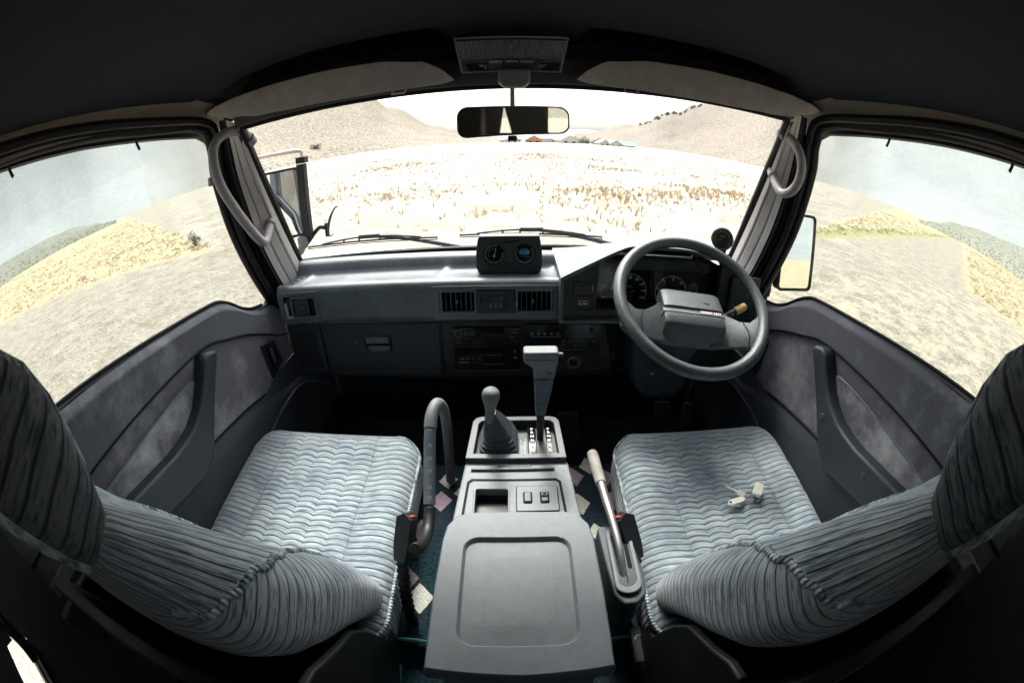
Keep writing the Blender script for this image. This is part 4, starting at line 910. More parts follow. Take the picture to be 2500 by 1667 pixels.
# left switch panel and frame round the cluster
mb = MB(); mb.holed([(.118, -.345), (.150, -.327), (.208, -.295), (.208, -.455), (.118, -.455)], [rrect(.052, .036, .002, 2, .172, -.372), rrect(.052, .030, .002, 2, .173, -.413)], .02, DF(0, 1.0, 0))
mb.holed([(.556, -.288), (.60, -.309), (.655, -.349), (.690, -.388), (.690, -.455), (.556, -.455)], [rrect(.070, .058, .006, 4, .627, -.388)] if False else [], .02, DF(0, 1.0, 0))
mb.prism([(.208, -.452), (.556, -.452), (.556, -.428), (.208, -.428)], .05, DF(0, 1.055, 0)); obj('switch_panel', mb, 'black', dash, .002)
mb = MB(); mb.ring(rrect(.056, .040, .002, 2, .172, -.372), rrect(.052, .036, .002, 2, .172, -.372), .002, DF(0, 1.0, 0)); mb.box((.172, 1.006, -.372), (.051, .008, .035)); mb.box((.174, .999, -.3625), (.028, .004, .002)); hz = obj('hazard_switch', mb, 'black', dash, .001)
mb = MB(); mb.ring([(.176, -.381), (.188, -.381), (.182, -.370)], [(.179, -.3792), (.185, -.3792), (.182, -.374)], .001, DF(0, 1.001, 0)); obj('triangle', mb, 'red', hz, smooth=False)
mb = MB(); mb.box((.176, .9995, -.3615), (.030, .001, .0012)); mb.box((.1955, 1.0, -.371), (.003, .001, .022)); obj('highlight', mb, 'dim_print', hz, smooth=False)
mb = MB(); mb.box((.173, 1.006, -.413), (.051, .008, .029)); fg = obj('fog_switch', mb, 'black', dash, .001)
mb = MB(); mb.text('RR  FOG', .0068, DF(.173, 1.001, -.412), bold=.0002); mb.box((.173, 1.001, -.404), (.024, .0008, .0012)); obj('lettering', mb, 'white', fg, smooth=False)
# right end vent
mb = MB(); mb.prism([(.50, -.32), (.585, -.34), (.585, -.455), (.700, -.455), (.700, -.39), (.655, -.358), (.60, -.322), (.56, -.3075), (.53, -.300), (.50, -.295)], .010, DF(0, 1.094, 0)); obj('hood_back', mb, 'black', dash)
mb = MB(); mb.box((.64, .992, -.385), (.10, .012, .13)); ve = obj('vent_housing', mb, 'dashlow', dash, .006, 3)
o = louvre('air_vent', .598, .664, -.400, -.340, 4, dash, yf=.984, tab=.75, frame='dashlow'); o['label'] = 'side air vent at the right end behind the steering wheel rim'
mb = MB(); mb.box((.635, .985, -.418), (.055, .003, .012)); mb.box((.635, .985, -.434), (.06, .003, .004)); mb.box((.660, .983, -.4105), (.006, .002, .003)); obj('switch_slot', mb, 'recess', dash)
# cluster
yc = 1.072
mb = MB(); mb.prism([(.205, -.455), (.595, -.455), (.595, -.325), (.56, -.312), (.50, -.303), (.30, -.300), (.262, -.302), (.205, -.322)], .008, DF(0, yc + .010, 0)); cl = obj('instrument_cluster', mb, 'gloss', dash); cl['label'] = 'instrument cluster with speedometer, tachometer, fuel and temperature gauges'
mb = MB(); mb.box((.42, yc - .012, -.318), (.26, .020, .034)); obj('cluster_shade', mb, 'dashlow', cl, .004)
mb = MB(); mb.prism(circ(.005, 16, .505, -.312), .0006, DF(0, yc - .0225, 0)); obj('hole', mb, 'recess', cl)
mb = MB(); mb.tube([(.222, yc - .002, -.3), (.224, yc - .002, -.452), (.50, yc - .002, -.452)], .0008, 4); obj('cluster_edge', mb, 'lever', cl)
y2 = yc + .001
spc = (.313, -.405); tcc = (.440, -.404)
def dial(c, r, labels, a0, a1, n, size, nm, parent, major=2, sub=None):
    mb = MB()
    for i in range(n + 1):
        a = R(a0 + (a1 - a0) * i / n); L = .007 if i % major == 0 else .0045; w = .0011 if i % major == 0 else .0006
        s_, c_ = math.sin(a), math.cos(a); p = Vector((s_, c_)); q = Vector((c_, -s_)); r1 = r * 1.30
        P = [(c[0] + p.x * rr_ + q.x * ww, c[1] + p.y * rr_ + q.y * ww) for rr_, ww in ((r1 - L, -w), (r1, -w), (r1, w), (r1 - L, w))]
        mb.flat(P, DF(0, y2, 0))
    for k, tx in enumerate(labels):
        a = R(a0 + (a1 - a0) * k / (len(labels) - 1)); mb.text(tx, size, DF(c[0] + math.sin(a) * r, y2, c[1] + math.cos(a) * r), bold=.00012, z=0)
    return obj(nm, mb, 'white', parent, smooth=False)
dial(spc, .0415, ('0', '20', '40', '60', '80', '100', '120', '140', '160'), -108, 112, 32, .0082, 'speedometer', cl, 4)
dial(tcc, .0385, ('0', '1', '2', '3', '4', '5'), -118, 86, 25, .0088, 'tachometer', cl, 5)
mb = MB(); mb.text('15621', .0065, DF(spc[0] + .003, y2, spc[1] + .016), z=0, space=1.2); mb.text('1 4 4 5', .0060, DF(spc[0] + .005, y2, spc[1] - .013), z=0); mb.text('km/h', .0058, DF(spc[0] + .008, y2, spc[1] - .025), z=0)
for k, ch in enumerate('PRND2L'): mb.text(ch, .0052, DF(.374 + .0022 * k, y2, -.364 - .0118 * k), z=0)
mb.text('FUEL', .0060, DF(.2465, y2, -.3745), space=1.35, z=0); mb.text('F', .0066, DF(.2485, y2, -.389), z=0); mb.text('E', .0066, DF(.252, y2, -.420), z=0); mb.box((.2425, y2, -.3905), (.006, .0006, .003)); mb.box((.242, y2, -.4195), (.008, .0006, .002)); mb.box((.2495, y2, -.4045), (.004, .0006, .007)); mb.box((.243, y2, -.4045), (.004, .0006, .001))
mb.text('TEMP', .0056, DF(.511, y2, -.376), space=1.3, z=0); mb.text('H', .0056, DF(.507, y2, -.392), z=0); mb.text('C', .0056, DF(.509, y2, -.415), z=0); obj('lettering', mb, 'grey_print', cl, smooth=False)
mb = MB()
for cx, cz, w, h in ((.247, -.4045, .029, .042), (.511, -.400, .026, .038)): mb.ring(rrect(w, h, .004, 3, cx, cz), rrect(w - .0016, h - .0016, .0035, 3, cx, cz), .0005, DF(0, y2, 0))
obj('gauge_frame', mb, 'grey_print', cl, smooth=False)
def needle(c, a, r0, r1, y, nm, mat, parent, w=.0011):
    p = Vector((math.sin(R(a)), math.cos(R(a)))); q = Vector((p.y, -p.x)); mb = MB()
    mb.prism([(c[0] + p.x * -r0 + q.x * w, c[1] - p.y * r0 + q.y * w), (c[0] - p.x * r0 - q.x * w, c[1] - p.y * r0 - q.y * w), (c[0] + p.x * r1 - q.x * w * .4, c[1] + p.y * r1 - q.y * w * .4), (c[0] + p.x * r1 + q.x * w * .4, c[1] + p.y * r1 + q.y * w * .4)], .001, DF(0, y, 0)); return obj(nm, mb, mat, parent, smooth=False)
needle(spc, -110, .016, .036, y2 - .004, 'needle', 'orange', cl); needle(tcc, -112, .016, .030, y2 - .004, 'needle', 'orange', cl)
mb = MB()
for c in (spc, tcc): mb.lathe([(0, 0), (.006, 0), (.005, .004), (0, .005)], 16, DF(c[0], y2 - .003, c[1]))
obj('needle_hub', mb, 'black', cl)
mb = MB(); mb.prism(circ(.0038, 14, .2305, -.4415), .001, DF(0, y2, 0)); mb.prism(circ(.002, 10, .2345, -.4415), .001, DF(0, y2 - .0012, 0)); obj('warning_lamp', mb, 'led', cl)
mb = MB(); mb.flat([(.215, -.452), (.55, -.452), (.55, -.305), (.28, -.305), (.215, -.330)], DF(0, yc - .028, 0)); obj('cluster_window', mb, 'clear', cl, smooth=False)

# two-dial clinometer on the dash
M['incl'] = plastic('clinometer_case', (.022, .025, .028), .42, 900, .4, .1)
t = thing('inclinometer', (-.016, 1.10, -.372), 'black double dial clinometer standing in the middle of the dashboard top', 'gauge')
IM = F((-.016, 1.098, -.313), (1, 0, 0), (0, .08, 1))
case = [(-.078, .052), (.079, .052), (.083, .046), (.088, .010), (.088, -.030), (.084, -.043), (.076, -.049), (-.076, -.049), (-.084, -.043), (-.088, -.030), (-.088, .010), (-.083, .046)]
def prof_case(sh): return [(x * sh, y * sh) for x, y in case]
mb = MB(); mb.holed(case, [circ(.031, 40, -.040, .004), circ(.031, 40, .041, .004)], .008, IM); mb.prism(case, .050, IM, z0=-.058); mb.box((.001, .0535, -.012), (.160, .006, .050), IM); obj('case', mb, 'incl', t, .003, 3)
mb = MB(); mb.box((0, -.058, -.024), (.138, .016, .034), IM); obj('stand', mb, 'black', t, .002)
for cx in (-.040, .041):
    mb = MB(); mb.ring(circ(.033, 40, cx, .004), circ(.0275, 40, cx, .004), .004, IM, z0=-.0045); o = obj('dial_bezel', mb, 'black', t, .0008)
    mb = MB()
    for i in range(44 if cx < 0 else 52):
        a = 2 * math.pi * i / (44 if cx < 0 else 52); 
        if cx < 0 and .2 < a < 1.2: continue
        if cx > 0 and abs(a - math.pi / 2) < .9: continue
        r0 = .0215 if cx < 0 else .0210; r1 = .0262; w = .0004 if i % 5 else .0007; p = Vector((math.cos(a), math.sin(a))); q = Vector((-p.y, p.x))
        mb.flat([(cx + p.x * r_ + q.x * w_, .004 + p.y * r_ + q.y * w_) for r_, w_ in ((r0, -w), (r1, -w), (r1, w), (r0, w))], IM, .0006 - .006)
    obj('scale', mb, 'grey_print', o, smooth=False)
mb = MB(); mb.prism(circ(.031, 32, -.040, .004), .001, IM, z0=-.0075); mb.prism(circ(.031, 32, .041, .004), .001, IM, z0=-.0075); obj('dial_face', mb, 'gloss', t)
mb = MB(); 
for j, ch in enumerate('ALTIMETER'):
    a = R(200 - 14 * j); mb.text(ch, .0040, IM @ Matrix.Translation((-.040 + .016 * math.cos(a), .004 + .016 * math.sin(a), -.0060)) @ Matrix.Rotation(a - math.pi / 2, 4, 'Z'))
obj('lettering', mb, 'grey_print', t, smooth=False)
mb = MB(); mb.prism([(-.0405, -.002), (-.0395, -.002), (-.0345, .020), (-.0352, .0205)], .0006, IM, z0=-.0045); mb.lathe([(0, 0), (.0025, 0), (.002, .001), (0, .0015)], 12, IM @ Matrix.Translation((-.040, -.001, -.005))); obj('needle', mb, 'white', t, smooth=False)
mb = MB(); mb.lathe([(.0165, 0), (.0160, .004), (.013, .0085), (.008, .0115), (.003, .013), (0, .0132)], 28, IM @ Matrix.Translation((.041, .004, -.0065))); mb.mi = [0 if (sum((mb.v[i] for i in f), Vector()) / len(f)).z > (IM @ Vector((.041, .006, 0))).z else 1 for f in mb.f]; obj('ball', mb, ['skyball', 'gloss'], t)
mb = MB(); mb.lathe([(0, 0), (.0042, 0), (.0042, .004), (0, .005)], 14, IM @ Matrix.Translation((-.008, -.022, 0))); obj('knob', mb, 'gloss', t)
mb = MB()
for cx in (-.040, .041): mb.prism(circ(.0285, 32, cx, .004), .0005, IM, z0=-.0012 if cx < 0 else .008)
obj('dial_glass', mb, 'clear', t) if False else None
# boost gauge beside the right pillar
t = thing('boost_gauge', (.585, 1.07, -.24), 'small round black gauge with a red needle beside the right windscreen pillar', 'gauge')
BM = F((.578, 1.06, -.235), (1, -.42, 0), (-.05, .12, 1))
mb = MB(); mb.lathe([(0, -.035), (.030, -.035), (.033, -.02), (.033, 0), (.030, .002), (.028, 0), (.0275, -.006), (0, -.006)], 36, BM); obj('cup', mb, 'black', t)
mb = MB(); mb.torus(.0295, .0012, BM @ Matrix.Translation((0, 0, .001)), n=40, k=6); obj('rim', mb, 'lever', t)
mb = MB()
for i in range(22):
    a = R(215 - 250 * i / 21); p = Vector((math.cos(a), math.sin(a))); q = Vector((-p.y, p.x)); w = .0004 if i % 3 else .0008
    mb.flat([tuple(p * r_ + q * w_) for r_, w_ in ((.0205, -w), (.0245, -w), (.0245, w), (.0205, w))], BM, -.0052)
mb.text('TURBO', .0048, BM @ Matrix.Translation((0, .008, -.0056))); obj('scale', mb, 'grey_print', t, smooth=False)
mb = MB(); mb.prism([(.003, -.0008), (.003, .0008), (-.0195, -.0045), (-.0195, -.0055)], .001, BM, z0=-.004); obj('needle', mb, 'rednead', t, smooth=False)
mb = MB(); mb.lathe([(0, 0), (.003, 0), (0, .002)], 12, BM @ Matrix.Translation((0, 0, -.004))); mb.box((.006, -.04, -.02), (.02, .03, .02), BM); obj('foot', mb, 'black', t)

# ================================================================== STEERING WHEEL
AL = R(57.7)
a_ = Vector((0, -math.cos(AL), math.sin(AL))); v_ = Vector((0, math.sin(AL), math.cos(AL)))
WM = F((.392, .803, -.322), (1, 0, 0), v_); WR = WM @ Matrix.Rotation(R(-7), 4, 'Z')
t = thing('steering_wheel', (.392, .803, -.322), 'black leather-grained steering wheel with two wide spokes and a boxy centre pad', 'steering wheel')
mb = MB(); n = 96; k = 14
for i in range(n):
    a = 2 * math.pi * i / n
    for j in range(k):
        b = 2 * math.pi * j / k; rr = .0140 + (.0006 * math.cos(b * 4)); q = .1760 + rr * math.cos(b)
        mb.v.append(WM @ Vector((q * math.cos(a), q * math.sin(a), rr * .98 * math.sin(b))))
for i in range(n):
    for j in range(k): mb.f.append((i * k + j, ((i + 1) % n) * k + j, ((i + 1) % n) * k + (j + 1) % k, i * k + (j + 1) % k)); mb.mi.append(0)
obj('rim', mb, 'wheelmat', t)
def spoke(s):
    secs = [(.176, .012, -.082, -.002, .010), (.160, -.018, -.100, -.002, .010), (.140, -.030, -.100, -.010, .009), (.118, -.024, -.092, -.020, .009), (.095, -.004, -.088, -.032, .009), (.070, .020, -.085, -.040, .010), (.045, .030, -.085, -.042, .010)]
    rings = []
    for u, vt, vb, w, th in secs:
        r = []
        m_ = 7
        for i in range(m_ + 1):
            f = i / m_; r.append((s * u, vt + (vb - vt) * f, w + .004 * math.sin(math.pi * f)))
        for i in range(m_ + 1):
            f = 1 - i / m_; r.append((s * u, vt + (vb - vt) * f, w - th))
        rings.append(r)
    mb = MB(); mb.loft(rings, True, True, WR); o = obj('spoke', mb, 'wheelmat', t, .002, 2)
    mb = MB(); mb.tube([tuple(WR @ Vector(p)) for p in ((s * .122, -.026, -.014), (s * .130, -.06, -.0075), (s * .124, -.094, -.014))], .0010, 5, k=5); obj('seam', mb, 'recess', o)
spoke(-1); spoke(1)
def padloft(pts, ux0, ux1, mat, nm, bev, inset=.0):
    # pts: (v, w) profile in the v-w plane swept across u
    rings = []
    for f, s_ in ((0, .94), (.06, .985), (.12, 1), (.88, 1), (.94, .985), (1, .94)):
        u = ux0 + (ux1 - ux0) * f; rings.append([(u * (1 - .0) + (0 if abs(u) < .05 else 0), (v + .02) * s_ - .02, -.062 + (w + .062) * s_) for v, w in pts])
    mb = MB(); mb.loft(rings, True, True, WR); return obj(nm, mb, mat, t, bev, 3)
padloft([(.052, -.062), (.050, -.030), (.040, -.022), (-.012, -.009), (-.0135, -.062)], -.074, .074, 'wheelmat', 'pad_upper', .003)
padloft([(-.0125, -.062), (-.0125, -.013), (-.0255, -.0105), (-.0255, -.062)], -.075, .075, 'lever', 'pad_band', .0005)
o = padloft([(-.0265, -.062), (-.0265, -.010), (-.052, -.008), (-.060, -.012), (-.082, -.050), (-.084, -.062)], -.074, .074, 'wheelmat', 'horn_pad', .004)
mb = MB(); mb.text('\u2013\u2013\u2013\u2013\u2013\u2013', .010, WR @ Matrix.Translation((.035, -.019, -.0105)), z=0) if False else None
for kx in range(11):
    x = .012 + kx * .0048; mb.add([(x, -.0225, -.0088), (x + .0025, -.0225, -.0088), (x + .0040, -.0160, -.0098), (x + .0015, -.0160, -.0098)], [(0, 1, 2, 3)], WR, 1 if kx == 6 else 0)
obj('badge', mb, ['white', 'orange'], t, smooth=False)
mb = MB(); mb.tube([tuple(WR @ Vector((x, y, -.0135))) for x, y in ((.026, .012), (.032, .008), (.040, .009))], .0007, 4); obj('scratch', mb, 'recess', t)
# column shroud and stalks
t = thing('steering_column', (.40, .98, -.50), 'dark steering column shroud below the steering wheel', 'steering column')
CM = F((.392, .803, -.322), (1, 0, 0), v_)
mb = MB(); mb.lathe([(.03, -.055), (.045, -.06), (.058, -.085), (.062, -.12), (.062, -.22), (.05, -.24)], 24, CM); mb.prism([(.300, -.455), (.50, -.455), (.49, -.66), (.455, -.69), (.36, -.685), (.322, -.63)], .10, DF(0, 1.06, 0)); obj('shroud', mb, 'dashlow', t, .012, 4)
mb = MB(); mb.lathe([(0, 0), (.004, 0), (.003, .002), (0, .002)], 12, DF(.375, .958, -.60)); mb.lathe([(0, 0), (.005, 0), (.004, .003), (0, .004)], 12, DF(.352, .962, -.655)); obj('screw', mb, 'chrome', t)
t = thing('wiper_stalk', (.50, .90, -.40), 'control stalk with a tan taped end behind the right side of the steering wheel', 'stalk')
pa, pb = Vector((.478, .905, -.435)), Vector((.60, .925, -.385)); dr = (pb - pa).normalized()
mb = MB(); mb.tube([pa, pa.lerp(pb, .55)], .0055, 12); obj('shaft', mb, 'lever', t)
mb = MB(); mb.tube([pa.lerp(pb, .45), pa.lerp(pb, .55), pa.lerp(pb, .80)], lambda q: .0105 if q > .3 else .006, 14); o = obj('knob', mb, 'black', t, .0015)
mb = MB(); mb.tube([pa.lerp(pb, .80), pa.lerp(pb, 1.08)], .0112, 16); obj('taped_end', mb, 'amber', t, .003)
mb = MB(); mb.text('OFF', .006, F(pa.lerp(pb, .68) + Vector((0, -.0108, .003)), dr, (0, .2, 1))); obj('lettering', mb, 'white', o, smooth=False)
t = thing('indicator_stalk', (.30, .93, -.42), 'black stalk with a pale rounded tip behind the left rim of the steering wheel', 'stalk')
mb = MB(); mb.tube([(.31, .955, -.445), (.262, .935, -.425)], .0045, 10); obj('shaft', mb, 'black', t)
mb = MB(); mb.tube([(.262, .935, -.425), (.240, .928, -.419)], lambda q: .0085, 12); obj('tip', mb, 'clear', t, .004, 3)

# pedals
for nm, x, z, w, h, lab in (('brake_pedal', .517, -.865, .060, .045, 'brake pedal with a worn rubber pad in the dark driver footwell'), ('accelerator_pedal', .625, -.90, .040, .085, 'narrow accelerator pedal, rightmost in the driver footwell'), ('foot_rest', .182, -.94, .075, .12, 'ribbed foot rest beside the gear console')):
    t = thing(nm, (x, 1.15, z), lab, 'pedal'); PM = F((x, 1.15, z), (1, 0, 0), (0, .55, 1))
    mb = MB(); mb.prism(rrect(w, h, .008), .012, PM, z0=-.006); obj('pad', mb, 'arm' if nm != 'foot_rest' else 'dashlow', t, .002)
    mb = MB()
    for i in range(6 if nm != 'foot_rest' else 8): mb.box((0, -h * .38 + h * .76 * i / (5 if nm != 'foot_rest' else 7), .007), (w * .8, .003, .002), PM)
    obj('grip_rib', mb, 'rubber', t)
    if nm != 'foot_rest':
        mb = MB(); mb.tube([(x, 1.155, z), (x + .005, 1.20, z + .06), (x, 1.25, z + .22)], .008, 8, k=4); obj('arm', mb, 'black', t)
# ================================================================== CONSOLES AND LEVERS
t = thing('gear_console', (0, .73, -.80), 'front centre console with rubber-booted lever, raised rim and P R N D 2 L gate', 'console')
top = lambda x0, x1, y0, y1, r: rrect(x1 - x0, y1 - y0, r, 5, (x0 + x1) / 2, (y0 + y1) / 2)
fo = [(-.111, .661), (.104, .661), (.099, .790), (.092, .803), (.080, .808), (-.084, .808), (-.096, .803), (-.103, .790)]
fi = [(-.095, .676), (.089, .676), (.086, .780), (.080, .790), (.070, .793), (-.073, .793), (-.083, .790), (-.089, .780)]
mb = MB(); mb.ring(fo, fi, .032, UP(0, 0, -.652)); mb.prism([(x * 1.0, y) for x, y in fo], .17, UP(0, 0, -.824)); mb.box((-.003, .655, -.75), (.20, .02, .14)); obj('body', mb, 'consoledark', t, .004, 3)
mb = MB(); mb.ring([(x * .995, .735 + (y - .735) * .995) for x, y in fo], fi, .0025, UP(0, 0, -.6215)); obj('rim', mb, 'lever', t, .001)
mb = MB(); mb.prism(fi, .006, UP(0, 0, -.650)); obj('floor_plate', mb, 'arm', t)
rings = []; bx, by = -.041, .728
lv = [(.0435, -.640), (.0435, -.630), (.0405, -.628), (.040, -.620), (.037, -.618), (.0365, -.610), (.0335, -.608), (.033, -.600), (.030, -.598), (.0295, -.590), (.0270, -.587), (.0245, -.575), (.018, -.556), (.0125, -.542), (.0105, -.535)]
for i, (h, z) in enumerate(lv):
    f = max(0, (z + .60) / .065); cx, cy = bx - .013 * min(1, max(0, f)) - .003 * max(0, (z + .64) / .05) * .3, by - .012 * min(1, max(0, f)); rings.append([(x, y * 1.22 + cy - by * 0, z) for x, y in [(p[0] + cx, p[1]) for p in rrect(2 * h, 2 * h, h * .38, 4)]])
mb = MB(); mb.loft(rings); obj('lever_boot', mb, 'rubberboot' if False else M['lever'] if False else 'arm', t)
mb = MB(); mb.prism(top(.0235, .0775, .668, .778, .004), .010, UP(0, 0, -.640)); gt = obj('selector_gate', mb, 'gloss', t, .001)
mb = MB(); mb.grid(2, 24, lambda u, v: (.0425 + .0215 * u, .672 + .100 * v, -.6295 + .0085 * math.sin(math.pi * v))); obj('slide_cover', mb, 'arm', gt)
mb = MB(); mb.grid(2, 24, lambda u, v: (.0255 + .0155 * u, .671 + .104 * v, -.6295 + .006 * math.sin(math.pi * v))); mb.grid(2, 24, lambda u, v: (.0655 + .011 * u, .671 + .104 * v, -.6295 + .006 * math.sin(math.pi * v))); obj('letter_strip', mb, 'gloss', gt)
mb = MB()
for x in (.0335, .0712):
    for k, ch in enumerate('PRND2L'):
        y = .766 - .0150 * k; mb.text(ch, .0105, UP(x, y, -.6275 + .006 * math.sin(math.pi * (y - .671) / .104)), bold=.0003, z=.0006)
obj('lettering', mb, 'white', gt, smooth=False)
mb = MB(); mb.ring(top(.0080, .0195, .674, .754, .001), top(.0087, .0188, .6747, .7533, .001), .0006, UP(0, 0, -.6438)); mb.text('LOCK LEVER', .0068, UP(.0115, .712, -.6435) @ Matrix.Rotation(R(90), 4, 'Z')); 
for k in range(9): mb.box((.0162, .682 + .0072 * k, -.6435), (.0035, .0045, .0006))
obj('instruction_label', mb, 'grey_print', t, smooth=False)
# transfer lever
t = thing('transfer_lever', (-.057, .70, -.545), 'short gear lever with a pear-shaped grey knob rising from the rubber boot', 'gear lever')
KM = F((-.0575, .705, -.545), (1, 0, 0), (0, 1, .08))
mb = MB(); mb.lathe([(0, -.01), (.0085, -.01), (.0095, .012), (.0115, .030), (.0150, .045), (.0178, .056), (.0182, .064), (.0165, .071), (.0125, .0755), (.006, .0775), (0, .078)], 28, KM @ Matrix.Rotation(R(4), 4, 'Y')); o = obj('knob', mb, 'lever', t)
mb = MB(); mb.text('2H 4H', .0068, KM @ Matrix.Translation((.0052, .002, .0780)) @ Matrix.Rotation(R(12), 4, 'Z')); mb.text('N 4L', .0068, KM @ Matrix.Translation((.003, -.006, .0778)) @ Matrix.Rotation(R(12), 4, 'Z')); obj('lettering', mb, 'ink', o, smooth=False)
mb = MB(); mb.tube([(-.0575, .705, -.56), (-.0575, .706, -.53)], .006, 10); obj('shaft', mb, 'black', t)
# selector lever
t = thing('gear_selector', (.052, .722, -.62), 'automatic gear selector with ribbed tapering grip and T-shaped handle', 'gear lever')
secs = []
for z, x0, x1, d in ((-.452, .0325, .0740, .024), (-.430, .0310, .0765, .026), (-.4235, .024, .0785, .028), (-.4135, .0125, .0790, .029), (-.4080, .0120, .0790, .029)):
    secs.append([(x, y, z) for x, y in rrect(x1 - x0, d, .006, 4, (x0 + x1) / 2, .722)])
mb = MB(); mb.loft(secs); obj('handle', mb, 'lever', t, .001)
mb = MB(); mb.prism(rrect(.068, .032, .007, 5, .0455, .722), .016, UP(0, 0, -.4072)); obj('handle_top', mb, 'lever', t, .004, 4)
mb = MB(); mb.tube([(.079, .722, -.404), (.0895, .722, -.404)], .0046, 14); obj('release_button', mb, 'lever', t, .0015)
rings = []
for z, h, d in ((-.454, .0198, .0115), (-.475, .0185, .0112), (-.480, .0180, .0108)): rings.append([(x, y, z) for x, y in rrect(2 * h, 2 * d, .005, 4, .0525, .722)])
Z0, Z1 = -.482, -.548
for i in range(10):
    for q, sc in ((0, 1), (.68, 1), (.76, .85), (.98, .85)):
        f = (i + q) / 10; z = Z0 + (Z1 - Z0) * f; h = (.0175 - .0075 * f) * sc; d = (.0108 - .003 * f) * sc; rings.append([(x, y, z) for x, y in rrect(2 * h, 2 * d, .004, 4, .0520 - .003 * f, .722)])
mb = MB(); mb.loft(rings); obj('ribbed_grip', mb, 'leverblue', t)
mb = MB(); mb.tube([(.049, .722, -.546), (.050, .724, -.565), (.051, .728, -.622)], lambda q: .0095 - .002 * q, 14); obj('shaft', mb, 'black', t)
mb = MB(); mb.box((.0635, .708, -.4435), (.0080, .006, .013)); obj('overdrive_switch', mb, 'lever', t, .0015)
mb = MB(); mb.text('OVERDRIVE', .0046, DF(.0555, .7093, -.4335)); mb.text('ON', .0044, DF(.0445, .7093, -.4425)); mb.text('OFF', .0044, DF(.0445, .7093, -.4490)); mb.box((.0525, .7088, -.4425), (.002, .0005, .002)); mb.box((.0525, .7088, -.4490), (.003, .0005, .001)); M['redp'] = simple('faded_red_print', (.38, .10, .08), .6); obj('lettering', mb, 'redp', t, smooth=False)

# rear console: tray, switches, armrest box
t = thing('centre_console', (0, .45, -.82), 'grey centre console with coin tray, two rocker switches and a big padded storage lid', 'console')
tw = [(-.124, .500), (.118, .500), (.108, .654), (.104, .665), (-.108, .665), (-.112, .654)]
hole = rrect(.064, .074, .006, 4, -.052, .545)
mb = MB(); mb.holed(tw, [hole], .02, UP(0, 0, -.632)); mb.prism([(-.120, .47), (.115, .47), (.106, .662), (-.108, .662)], .16, UP(0, 0, -.825)) ; obj('tray_body', mb, 'console', t, .004, 3)
mb = MB(); mb.ring([(-.109, .49), (.093, .49), (.087, .602), (.078, .611), (-.094, .611), (-.103, .602)], [(-.104, .49), (.088, .49), (.082, .599), (.075, .606), (-.091, .606), (-.098, .599)], .0010, UP(0, 0, -.6318)); obj('tray_groove', mb, 'recess', t)
mb = MB(); mb.box((-.052, .545, -.662), (.062, .072, .004)); mb.prism(rrect(.0635, .0735, .005, 3, -.052, .545), .001, UP(0, 0, -.6655)); obj('coin_tray', mb, 'black', t)
mb = MB(); mb.ring(rrect(.070, .080, .007, 4, -.052, .545), hole, .0016, UP(0, 0, -.6315)); obj('tray_rim', mb, 'console', t, .0005)
mb = MB(); mb.tube([(-.097, .637, -.629), (.076, .639, -.629)], .0035, 8); obj('ridge', mb, 'lever', t)
mb = MB(); mb.text('\u25A0', .001, UP(0, .65, -.63)) if False else None
for k in range(13): mb.box((-.040 + .0055 * k, .6505, -.6312), (.0042, .004, .0014))
obj('embossed_band', mb, 'black', t)
mb = MB(); mb.prism(rrect(.080, .066, .003, 3, .037, .556), .0018, UP(0, 0, -.6315)); sp_ = obj('switch_plate', mb, 'console', t, .0006)
mb = MB(); mb.ring(rrect(.083, .069, .004, 3, .037, .556), rrect(.080, .066, .003, 3, .037, .556), .0012, UP(0, 0, -.6320)); obj('plate_gap', mb, 'recess', sp_)
for x in (.018, .051):
    mb = MB(); mb.prism(rrect(.018, .030, .003, 3, x, .557), .0014, UP(0, 0, -.6300)); o = obj('rocker_switch', mb, 'recess', t)
    mb = MB(); mb.prism(rrect(.0125, .024, .002, 3, x, .557), .0035, UP(0, 0, -.6292) @ Matrix.Translation((0, 0, 0))); obj('rocker', mb, 'lever', o, .001)
    if x > .04:
        mb = MB(); mb.box((x, .557, -.6254), (.012, .005, .0012)); mb.prism(rrect(.006, .004, .001, 2, x, .564), .001, UP(0, 0, -.6256)); obj('symbol', mb, 'recess', o)
# storage box and lid
def lid_o(sh, dy=0): 
    P = [(-.126, .166), (-.1, .164), (.0, .160), (.092, .164), (.119, .166), (.1185, .30), (.1165, .395), (.112, .425), (.098, .446), (.075, .455), (.0, .4575), (-.080, .455), (-.104, .446), (-.117, .425), (-.1215, .395), (-.125, .30)]
    return [(x * sh - .003 * (1 - sh), (y - .31) * sh + .31 + dy) for x, y in P]
mb = MB(); mb.prism(lid_o(.93), .27, UP(0, 0, -.845)); obj('storage_box', mb, 'console', t, .01, 3)
mb = MB()
def ringz(sh, z, sag=0): return [(x, y, z) for x, y in lid_o(sh)]
inner = rrect(.160, .188, .022, 5, -.0045, .304)
mb.loft([ringz(1.0, -.590), ringz(1.012, -.580), ringz(1.012, -.566), ringz(1.0, -.556), ringz(.985, -.5505), ringz(.972, -.549)], True, False)
